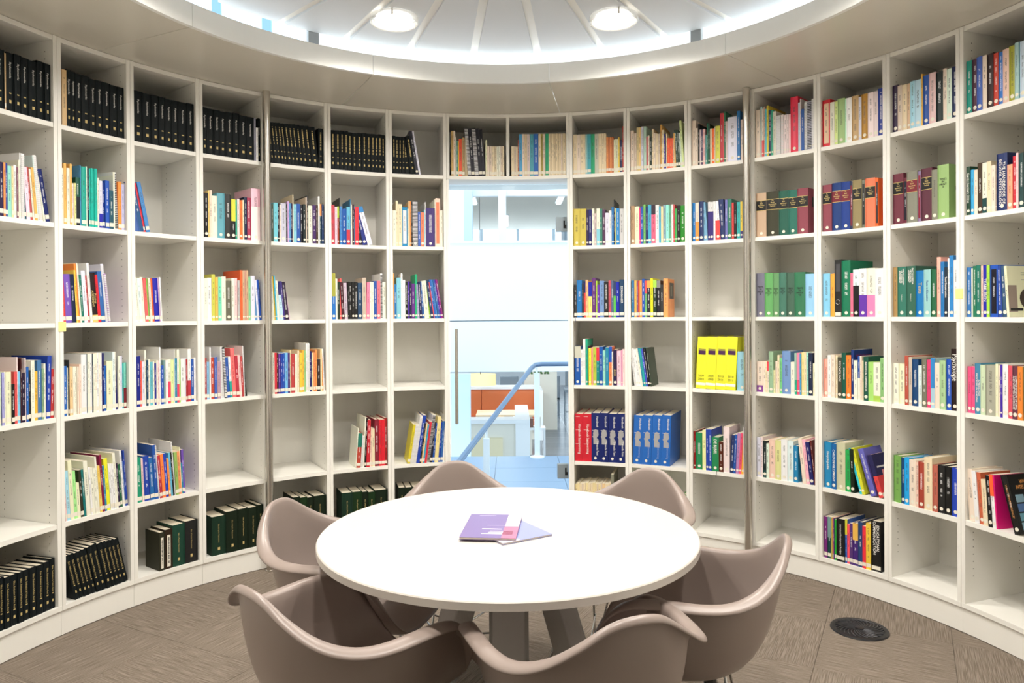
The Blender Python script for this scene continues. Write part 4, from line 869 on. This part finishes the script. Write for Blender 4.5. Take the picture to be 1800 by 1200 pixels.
    for f in tl:
        bd = TIT[f]; body, size, vert, zc, ik = bd[:5]
        nl = body.count('\n') + 1
        lim = .92 * w / (nl * 1.0) if vert else .3
        sz = min(size, lim * 1.15) if vert else size
        longest = max(len(s) for s in body.split('\n'))
        if vert: sx = min(1.0, 1.5 * min(zc, 1 - zc) * h * 1.25 / (longest * sz * .55))
        else: sx = min(1.0, w * .9 / (max(len(s) for s in body.split('\n')) * sz * .66))
        text_part('title', body, sz, t, (xm, -.0008, zc * h), INK[ik], bool(vert), sx=sx, bold=.0002, ls=.92)
        if len(bd) > 5: text_part('volume_lettering', bd[5], .009, t, (xm, -.0008, .38 * h), INKW, True)
        if f == 'T1': text_part('cover_title', 'TESTS\nIN\nPRINT\nII', .030, t, (x1 + .0006, dep * .45, .62 * h), INKK, face='right', sx=.85)
        if f == 'T22':
            mb = MB(); mb.tube([(xm + .012, .06, .004), (xm + .012, -.004, .002), (xm + .013, -.017, .0015), (xm + .012, -.018, -.018), (xm + .010, -.0175, -.03)], .0014, 5); mb.build('ribbon', BLACK, t)
        if f == 'T10' or f == 'T11': pass
    if cell == 'J3' and idx == 0:
        mb = MB(); mb.tube([(xm, .06, .004), (xm, -.004, .002), (xm, -.017, .0015), (xm + .003, -.018, -.018), (xm + .001, -.0175, -.028)], .0014, 5); o = mb.build('ribbon', COVER, t); colour(o, hx('224488'))
    if spiral:
        mb = MB(); z = .006
        while z < h - .006: mb.box((x0 - .0006 if w < .012 else x0 + w * .05, -.0022, z), (x1 + .0006 if w < .012 else x1 - w * .05, .006, z + .0042)); z += .0085
        o = mb.build('wire_comb', COVER, t); colour(o, (.75, .75, .76) if ('k' in flags) == (lum(rgb) < .2) else hx('2c2c30')); o['kind'] = 'stuff'
    # picture covers
    def pic(nm, y0, z0, y1, z1, cc, e=.0005):
        mb = MB(); mb.box((x1 - .0003, y0 * dep, z0 * h), (x1 + e, y1 * dep, z1 * h)); o = mb.build(nm, COVER, t); colour(o, hx(cc)); return o
    if 'C1' in flags: pic('cover_picture', .25, .48, .9, .90, '444'); pic('cover_picture_detail', .4, .55, .62, .82, '887', .0007)
    if 'C2' in flags:
        pic('cover_picture', .0, .10, .28, .62, '9a8a80')
        mb = MB(); i0 = 0
        for k in range(20): mb.v.append((x1 + .0008, dep * .62 + .042 * cos(k * pi / 10), .36 * h + .042 * sin(k * pi / 10)))
        mb.f.append(tuple(range(20))); mb.mi.append(0); o = mb.build('round_picture', COVER, t); colour(o, hx('3a2c24'))
        pic('caption_bar', .05, .12, .45, .17, '111', .0009); pic('blue_detail', .55, .27, .85, .36, '46a', .0012)
        for z in (.86, .82, .72): pic('cover_text_line', .45, z, .85, z + .012, '888')
    if 'C3' in flags: text_part('cover_title', 'PSYCHOLOGIE', .022, t, (x1 + .0006, dep * .5, .86 * h), mat_get('red_print', 'c83040'), face='right', sx=.9)
    if 'C4' in flags:
        pic('cover_lower_half', 0, 0, 1, .5, 'd44'); pic('cover_upper_half', 0, .5, 1, 1, '225'); pic('cover_title_line', .12, .68, .9, .72, 'ddd', .0009)
        pic('cover_figure', .35, .40, .7, .62, 'e99', .0009)
        pic('label_corner', .0, .03, .28, .11, 'eed', .0009)
    if 'C5' in flags:
        text_part('cover_title', 'WHAT IS\nINTELLIGENCE?', .0215, t, (x1 + .0008, dep * .5, .82 * h), INKO, face='right', sx=.78, bold=.0003)
        text_part('title', 'WHAT IS INTELLIGENCE?', min(.012, w * .8), t, (xm, -.0008, .55 * h), INKO, True)
        for a in range(3):
            for q in range(4): pic('cover_picture', .10 + .29 * a, .06 + .155 * q, .34 + .29 * a, .19 + .155 * q, ('8ab', '69a', '57a')[(a + q) % 3])
    if 'n' not in flags and w > .0045 and rd.random() < .93 and not any(f.startswith('p') for f in flags):
        if left and (b in 'ABC' or row >= 4) or cell in ('J3', 'K3', 'N6') or (b in 'HIJK' and row == 1):
            sticker(t, xm, w, .020 + .004 * (rd.random() - .5), 'rect')
        else:
            sticker(t, xm, w, .020, 'disc')
def mat_get(n, h, **kw):
    return bpy.data.materials.get(n) or mat(n, h, **kw)
for cell, s in CELLS.items():
    items = s.split('|')
    for idx, it in enumerate(items):
        p = it.split(',')
        make_book(cell, idx, len(items), float(p[0]), float(p[1]), float(p[2]), p[3], float(p[4]), p[5].split() if len(p) > 5 else [])
print('BOOK COUNTS', counts)

# ------------------------------------------------------------------ glass door and the hall beyond (lower floor at z = -1.1)
CYc = 2.547          # hall distances below are measured from the doorway side of the room centre
GL = bpy.data.materials.new('door_glass'); GL.use_nodes = True
nt = GL.node_tree; nt.nodes.remove(nt.nodes['Principled BSDF'])
_tr = N(GL, 'ShaderNodeBsdfTransparent'); _tr.inputs[0].default_value = (.93, .97, .98, 1)
_gs = N(GL, 'ShaderNodeBsdfGlossy'); _gs.inputs['Roughness'].default_value = .03
_fr = N(GL, 'ShaderNodeFresnel'); _fr.inputs[0].default_value = 1.3
_ms = N(GL, 'ShaderNodeMixShader'); L(GL, _fr.outputs[0], _ms.inputs[0]); L(GL, _tr.outputs[0], _ms.inputs[1]); L(GL, _gs.outputs[0], _ms.inputs[2])
L(GL, _ms.outputs[0], nt.nodes['Material Output'].inputs['Surface'])
door = struct(thing('door_1', '', 'door', (0.008, 2.235, 0))); del door['label']; del door['category']
mb = MB(); mb.box((-.372, -.005, .012), (.372, .005, 2.235)); mb.build('glass_leaf', GL, door)
mb = MB(); mb.tube([(-.335, -.045, .72), (-.335, -.045, 1.32)], .011, 14); hd = mb.build('handle_bar', STEEL, door, True)
mb = MB()
for z in (.78, 1.26): mb.tube([(-.335, -.045, z), (-.335, .004, z)], .006, 10)
mb.build('handle_standoff', STEEL, hd, True)
for z in (.41, 1.98):
    mb = MB(); mb.box((.300, -.016, z - .047), (.372, .016, z + .047)); o = mb.build('hinge', GLASSW, door); bevel(o, .004)
    mb = MB(); mb.box((.348, -.0175, z - .026), (.358, -.0155, z + .022)); mb.box((.358, -.0175, z - .026), (.366, -.0155, z - .004)); mb.build('hinge_mark', BLACK, o)
    def H(x, D, z): return (x + .0191, D - 2.5469, z)      # camera-side distance D to room coordinates
HW = mat('hall_white', 'f4f6f8', .6)
HB = mat('hall_pale_blue', 'cfe0f0', .6)
TILE = mat('landing_tile', '8ba4c0', .35)
_n = N(TILE, 'ShaderNodeTexNoise'); _n.inputs['Scale'].default_value = 9; bump(TILE, _n.outputs[0], .05)
ORG = mat('orange_upholstery', 'dc7844', .6)
_n = N(ORG, 'ShaderNodeTexNoise'); _n.inputs['Scale'].default_value = 300; bump(ORG, _n.outputs[0], .1, .001)
CREAM = mat('desk_cream', 'ece6d8', .5)
WOOD = mat('pale_wood_top', 'e4c8a4', .4)
CHG = mat('chair_grey', '8794a0', .5)
RAIL = mat('rail_steel', '7f93ad', .3, .85)
HF = mat('hall_floor_tile', '6f7880', .25)
_b = N(HF, 'ShaderNodeTexBrick'); _b.offset = 0; _b.inputs['Scale'].default_value = 1.0; _b.inputs['Brick Width'].default_value = .6; _b.inputs['Row Height'].default_value = .6; _b.inputs['Mortar Size'].default_value = .008
_b.inputs['Color1'].default_value = (*hx('767c84'), 1); _b.inputs['Color2'].default_value = (*hx('6c727a'), 1); _b.inputs['Mortar'].default_value = (*hx('9aa0a8'), 1)
_t = N(HF, 'ShaderNodeTexCoord'); L(HF, _t.outputs['Object'], _b.inputs['Vector']); L(HF, _b.outputs[0], HF.node_tree.nodes['Principled BSDF'].inputs['Base Color'])

def hbox(nm, a, b, m, parent=None, bev=0):
    p = H(*a); q = H(*b); mb = MB(); mb.box(p, q)
    o = mb.build(nm, m, parent)
    if bev: bevel(o, bev)
    return o
# landing outside the door, tile by tile
land = struct(hbox('floor', (-.75, 4.66, -.16), (3.4, 7.42, -.012), HW))
for i in range(7):
    for j in range(5):
        x0, d0 = -.75 + i * .6, 4.62 + j * .56
        hbox('floor_tile', (x0 + .002, d0 + .002, -.012), (x0 + .598, d0 + .558, 0), TILE, land)
struct(hbox('floor', (-9, 7.6, -1.22), (12, 34, -1.1), HF))
def hthing(name, label, cat, a, group=None): 
    return thing(name, label, cat, H(*a), 0, group)
def part(nm, a, b, m, t, bev=0):
    l = t.location; p = Vector(H(*a)) - l; q = Vector(H(*b)) - l; mb = MB(); mb.box(tuple(p), tuple(q))
    o = mb.build(nm, m, t)
    if bev: bevel(o, bev)
    return o
# handrail
t = hthing('handrail', 'blue grey steel handrail sloping down beside the landing outside the glass door', 'handrail', (.235, 7.35, 0))
l = t.location
def rel(x, D, z): return tuple(Vector(H(x, D, z)) - l)
mb = MB(); mb.tube([rel(2.4, 7.35, .915), rel(.30, 7.35, .915), rel(.235, 7.33, .91), rel(.19, 7.2, .885), rel(-.325, 5.25, .437), rel(-.40, 4.95, .37)], .022, 12); mb.build('rail', RAIL, t, True)
for x, D, z, zb in ((.25, 7.35, .90, 0), (1.5, 7.35, .90, 0), (-.195, 5.75, .53, -.4)):
    mb = MB(); c = rel(x, D, 0); mb.lathe([(.009, z - .09), (.009, z)], 10, c=c[:2]); st = mb.build('stem', HW, t, True)
    mb = MB(); mb.box((c[0] - .026 if zb == 0 else c[0] - .024, c[1] - .02, zb), (c[0] + .026 if zb == 0 else c[0] + .024, c[1] + .02, z - .07)); po = mb.build('post', HW, t)
    mb = MB(); mb.lathe([(.07, zb + .0005), (.07, zb + .012), (.03, zb + .02)], 20, c=c[:2]); mb.build('post_foot', HW, po, True)
# white panel left of the rail, and the hanging balustrade
tag(hbox('partition_panel', (-1.6, 8.0, -1.1), (-.44, 8.12, .77), HB), 'pale blue white partition panel at the left beyond the glass door', 'panel')
t = hthing('balustrade', 'large white balustrade panel of the gallery seen through the glass door', 'balustrade', (0, 8.8, .72))
part('panel', (-2.4, 8.8, 1.332), (2.4, 8.9, 2.235), HW, t); part('lower_panel', (-2.4, 8.8, .73), (2.4, 8.9, 1.322), HW, t); part('joint_strip', (-2.4, 8.84, 1.322), (2.4, 8.9, 1.332), CHG, t); part('top_rail', (-2.4, 8.77, 2.235), (2.4, 8.93, 2.262), HW, t)
part('gallery_slab', (-2.4, 8.92, .80), (2.4, 10.2, 1.2), HW, t)
struct(hbox('wall_gallery', (-4, 10.0, 3.03), (4, 10.3, 3.6), HB))
struct(hbox('trim_4', (-4, 9.9, 2.96), (4, 10.0, 3.06), HW))
for x0, x1, m, lab in ((-.155, -.055, HW, 'white column of the gallery seen through the middle of the door'), (-.80, -.60, HW, 'white column of the gallery at the left of the doorway'), (-.60, -.49, HB, 'pale blue column of the gallery beside the white one')):
    tag(hbox('gallery_column', (x0, 9.7, 1.2), (x1, 9.85, 3.3), m), lab, 'column')
struct(hbox('ceiling', (-9, 10.3, 4.3), (12, 27, 4.4), mat('gallery_ceiling', 'e4e0d8', .8)))
CL = mat('hall_lamp_tube', 'ffffff', .5, emit=(.95, .98, 1), es=3)
for k, (x, D, dx) in enumerate(((.5, 13, .2), (1.2, 17, .2), (-1.0, 17, .2), (-.2, 22, .3))):
    t = hthing('strip_light', ('near', 'far right', 'far left', 'farthest')[k] + ' white strip light on the gallery ceiling through the door', 'light', (x, D, 4.25), 'gallery strip lights')
    part('tube', (x, D, 4.24), (x + .12, D + 2.6, 4.27), CL, t); part('housing', (x - .03, D - .03, 4.27), (x + .15, D + 2.63, 4.3), HW, t)
struct(hbox('floor', (-9, 12.2, 2.05), (12, 26, 2.25), HW))
# far window wall, upper and lower
WINL = mat('daylit_window_pane', 'ffffff', .3, emit=(.86, .94, 1), es=1.5)
win = struct(hbox('window_1', (-8, 26.0, -1.1), (12, 26.2, -.35), HW))
for k in range(14):
    x = -6 + k * 1.25
    f = hbox('window_frame', (x - .05, 25.95, -.35), (x + .05, 26.15, 4.3), HB, win)
    hbox('window_pane', (x + .05, 26.02, -.35), (x + 1.2, 26.06, 4.3), WINL, f)
hbox('transom', (-8, 25.93, .55), (12, 26.0, .65), HB, win); hbox('transom', (-8, 25.93, 3.55), (12, 26.0, 3.75), HB, win)
# people-sized shadows are left out; gallery cupboard block
tag(hbox('gallery_cupboard', (1.15, 16, 2.25), (1.9, 17, 3.35), mat('cupboard_grey', '9fb0c0', .5)), 'grey blue cupboard block standing on the gallery at the right', 'cupboard')
# unseen light panels added to brighten the lower hall and bench
for k, (x, D) in enumerate(((-1.2, 12.6), (1.2, 12.6), (-.3, 17.5))):
    t = hthing('fill_panel', ('left', 'right', 'rear')[k] + ' unseen light panel added to brighten the lower hall', 'light', (x, D, 2.03), 'added lower hall fill panels')
    part('diffuser', (x - .5, D - .3, 2.035), (x + .5, D + .3, 2.05), CL, t)
    ld = bpy.data.lights.new('fill_glow', 'AREA'); ld.energy = 45; ld.color = (1, .97, .92); ld.shape = 'RECTANGLE'; ld.size = 1.0; ld.size_y = .6; link('fill_glow', ld, t, (0, 0, 0))
# orange bench
t = hthing('banquette', 'long orange upholstered bench with white ledge in the hall beyond the door', 'bench', (0, 15.3, -1.1))
part('seat_base', (-2.2, 14.9, -1.1), (.50, 15.5, -.86), CREAM, t)
part('seat_cushion', (-2.2, 14.8, -.86), (.50, 15.5, -.70), ORG, t, .02)
for x0, x1 in ((-2.2, -.62), (-.615, .50)): part('back_cushion', (x0, 15.35, -.70), (x1, 15.55, -.14), ORG, t, .02)
part('ledge', (-2.2, 15.3, -.14), (.56, 15.75, -.09), HW, t)
part('side_panel', (.50, 14.8, -1.1), (.62, 15.75, -.12), HW, t)
# table in front of the bench
t = hthing('bench_table', 'pale wooden table in front of the orange bench, seen through the door', 'table', (-.1, 13.4, -1.1))
part('tabletop', (-.62, 13.0, -.385), (.44, 13.7, -.35), WOOD, t)
for x in (-.5, .3):
    part('leg', (x, 13.3, -1.1), (x + .06, 13.4, -.385), CREAM, t)
t = hthing('bench_table', 'second pale wooden table at the left edge behind the white counter', 'table', (-1.4, 13.4, -1.1))
part('tabletop', (-2.0, 13.0, -.385), (-.78, 13.7, -.35), WOOD, t); part('leg', (-1.5, 13.3, -1.1), (-1.44, 13.4, -.385), CREAM, t)
# white counter
t = hthing('counter', 'white corner counter with recessed lit panel beyond the glass door', 'counter', (-.2, 10.0, -1.1))
part('top', (-1.6, 9.8, -.03), (.24, 10.1, .02), HW, t)
part('front', (-1.6, 9.86, -1.1), (.05, 9.92, -.03), CREAM, t); part('recess_panel', (-1.6, 9.83, -.62), (-.12, 9.86, -.22), mat('recess_cream', 'f2e3bd', .6), t)
part('end_wall', (.05, 9.82, -1.1), (.24, 11.4, -.03), HW, t); part('return_top', (.05, 10.1, -.03), (.24, 11.4, .02), HW, t)
rd = random.Random(5)
for k in range(9):
    x = -.55 + k * .115
    o = hbox('hall_book', (x, 11.6, -.36 - .0), (x + .08, 11.75, -.22 + rd.uniform(-.03, .03)), mat_get('hall_book_' + 'abc'[k % 3], ('c9a06a', '7a5a50', 'd8d0c4')[k % 3]))
    tag(o, ('tan', 'brown', 'grey')[k % 3] + ' small book, ' + ONES[k] + ' in the low rack behind the white counter', 'rack book', 'books in the rack behind the counter')
t = hthing('book_rack', 'low white rack with small books behind the white counter', 'rack', (-.1, 11.7, -1.1))
part('shelf', (-.62, 11.55, -.39), (.52, 11.8, -.36), HW, t)
for x in (-.62, .49): part('upright', (x, 11.55, -1.1), (x + .03, 11.8, -.39), HW, t)
# hanging lamp shade
t = hthing('pendant_lamp', 'hanging drum lamp with warm yellow shade over the orange bench', 'lamp', (-.60, 14.6, .02))
mb = MB(); mb.lathe([(.30, 0), (.30, .21)], 32); mb.build('shade', mat('shade_yellow', 'f3d99a', .7, emit=(1, .8, .45), es=.35), t, True)
mb = MB(); mb.lathe([(.006, .21), (.006, 4.2)], 6); mb.build('cord', BLACK, t)
# chairs and stools far behind the bench
for k, (x, D) in enumerate(((-.95, 18), (-.05, 18), (.95, 18))):
    t = hthing('hall_chair', ('left', 'middle', 'right')[k] + ' grey chair standing behind the orange bench', 'chair', (x, D, -1.1), 'grey chairs behind the bench')
    part('backrest', (x - .22, D, -.70), (x + .22, D + .04, -.10), CHG, t, .02); part('seat', (x - .22, D, -.67), (x + .22, D + .44, -.62), CHG, t, .01)
    for dx in (-.2, .18):
        for dy in (0, .4): part('leg', (x + dx, D + dy, -1.1), (x + dx + .025, D + dy + .025, -.67), CHG, t)
x, D = 1.42, 17
t = hthing('bar_stool', 'tall grey bar stool at the right edge of the doorway view', 'stool', (x, D, -1.1))
part('backrest', (x - .2, D, -.25), (x + .2, D + .03, .15), CHG, t, .02); part('seat', (x - .2, D, -.40), (x + .2, D + .4, -.34), CHG, t, .01)
for dx in (-.2, .17):
    for dy in (0, .37): part('leg', (x + dx, D + dy, -1.1), (x + dx + .02, D + dy + .02, -.40), CHG, t)
part('footrest', (x - .2, D, -.85), (x + .19, D + .02, -.82), CHG, t)
# planter on the ledge end
t = hthing('planter', 'cream planter box with upright green leaves behind the orange bench', 'plant', (.60, 16.3, -1.1))
part('box', (.28, 16.1, -1.1), (.98, 16.5, .26), CREAM, t)
for k in range(7):
    mb = MB(); b = Vector((-.25 + .07 * k, -.21, 1.2)); s_ = rd.uniform(-.06, .06); hgt = rd.uniform(.15, .3)
    mb.quad_pts([b, b + Vector((.045, 0, 0)), b + Vector((.03 + s_, -.02, hgt * .7)), b + Vector((s_ * 1.6, -.05, hgt)), b + Vector((-.01 + s_, -.02, hgt * .7))]); mb.build('leaf', mat_get('leaf_green', '5a7a4a'), t)
# hall window and mullions seen over the upper-left edge of the drum
win2 = struct(hbox('window_2', (-16, 18, 4.6), (-5, 18.1, 5.0), HW))
for k in range(9):
    x = -15.5 + k * 1.2
    f = hbox('window_frame', (x, 17.95, 5.0), (x + .22, 18.1, 11), mat_get('mullion_blue', '86aed2'), win2)
    hbox('window_pane', (x + .22, 18.02, 5.0), (x + 1.2, 18.06, 11), mat_get('sky_pane', 'cfe6ff', emit=(.6, .8, 1), es=1.2), f)
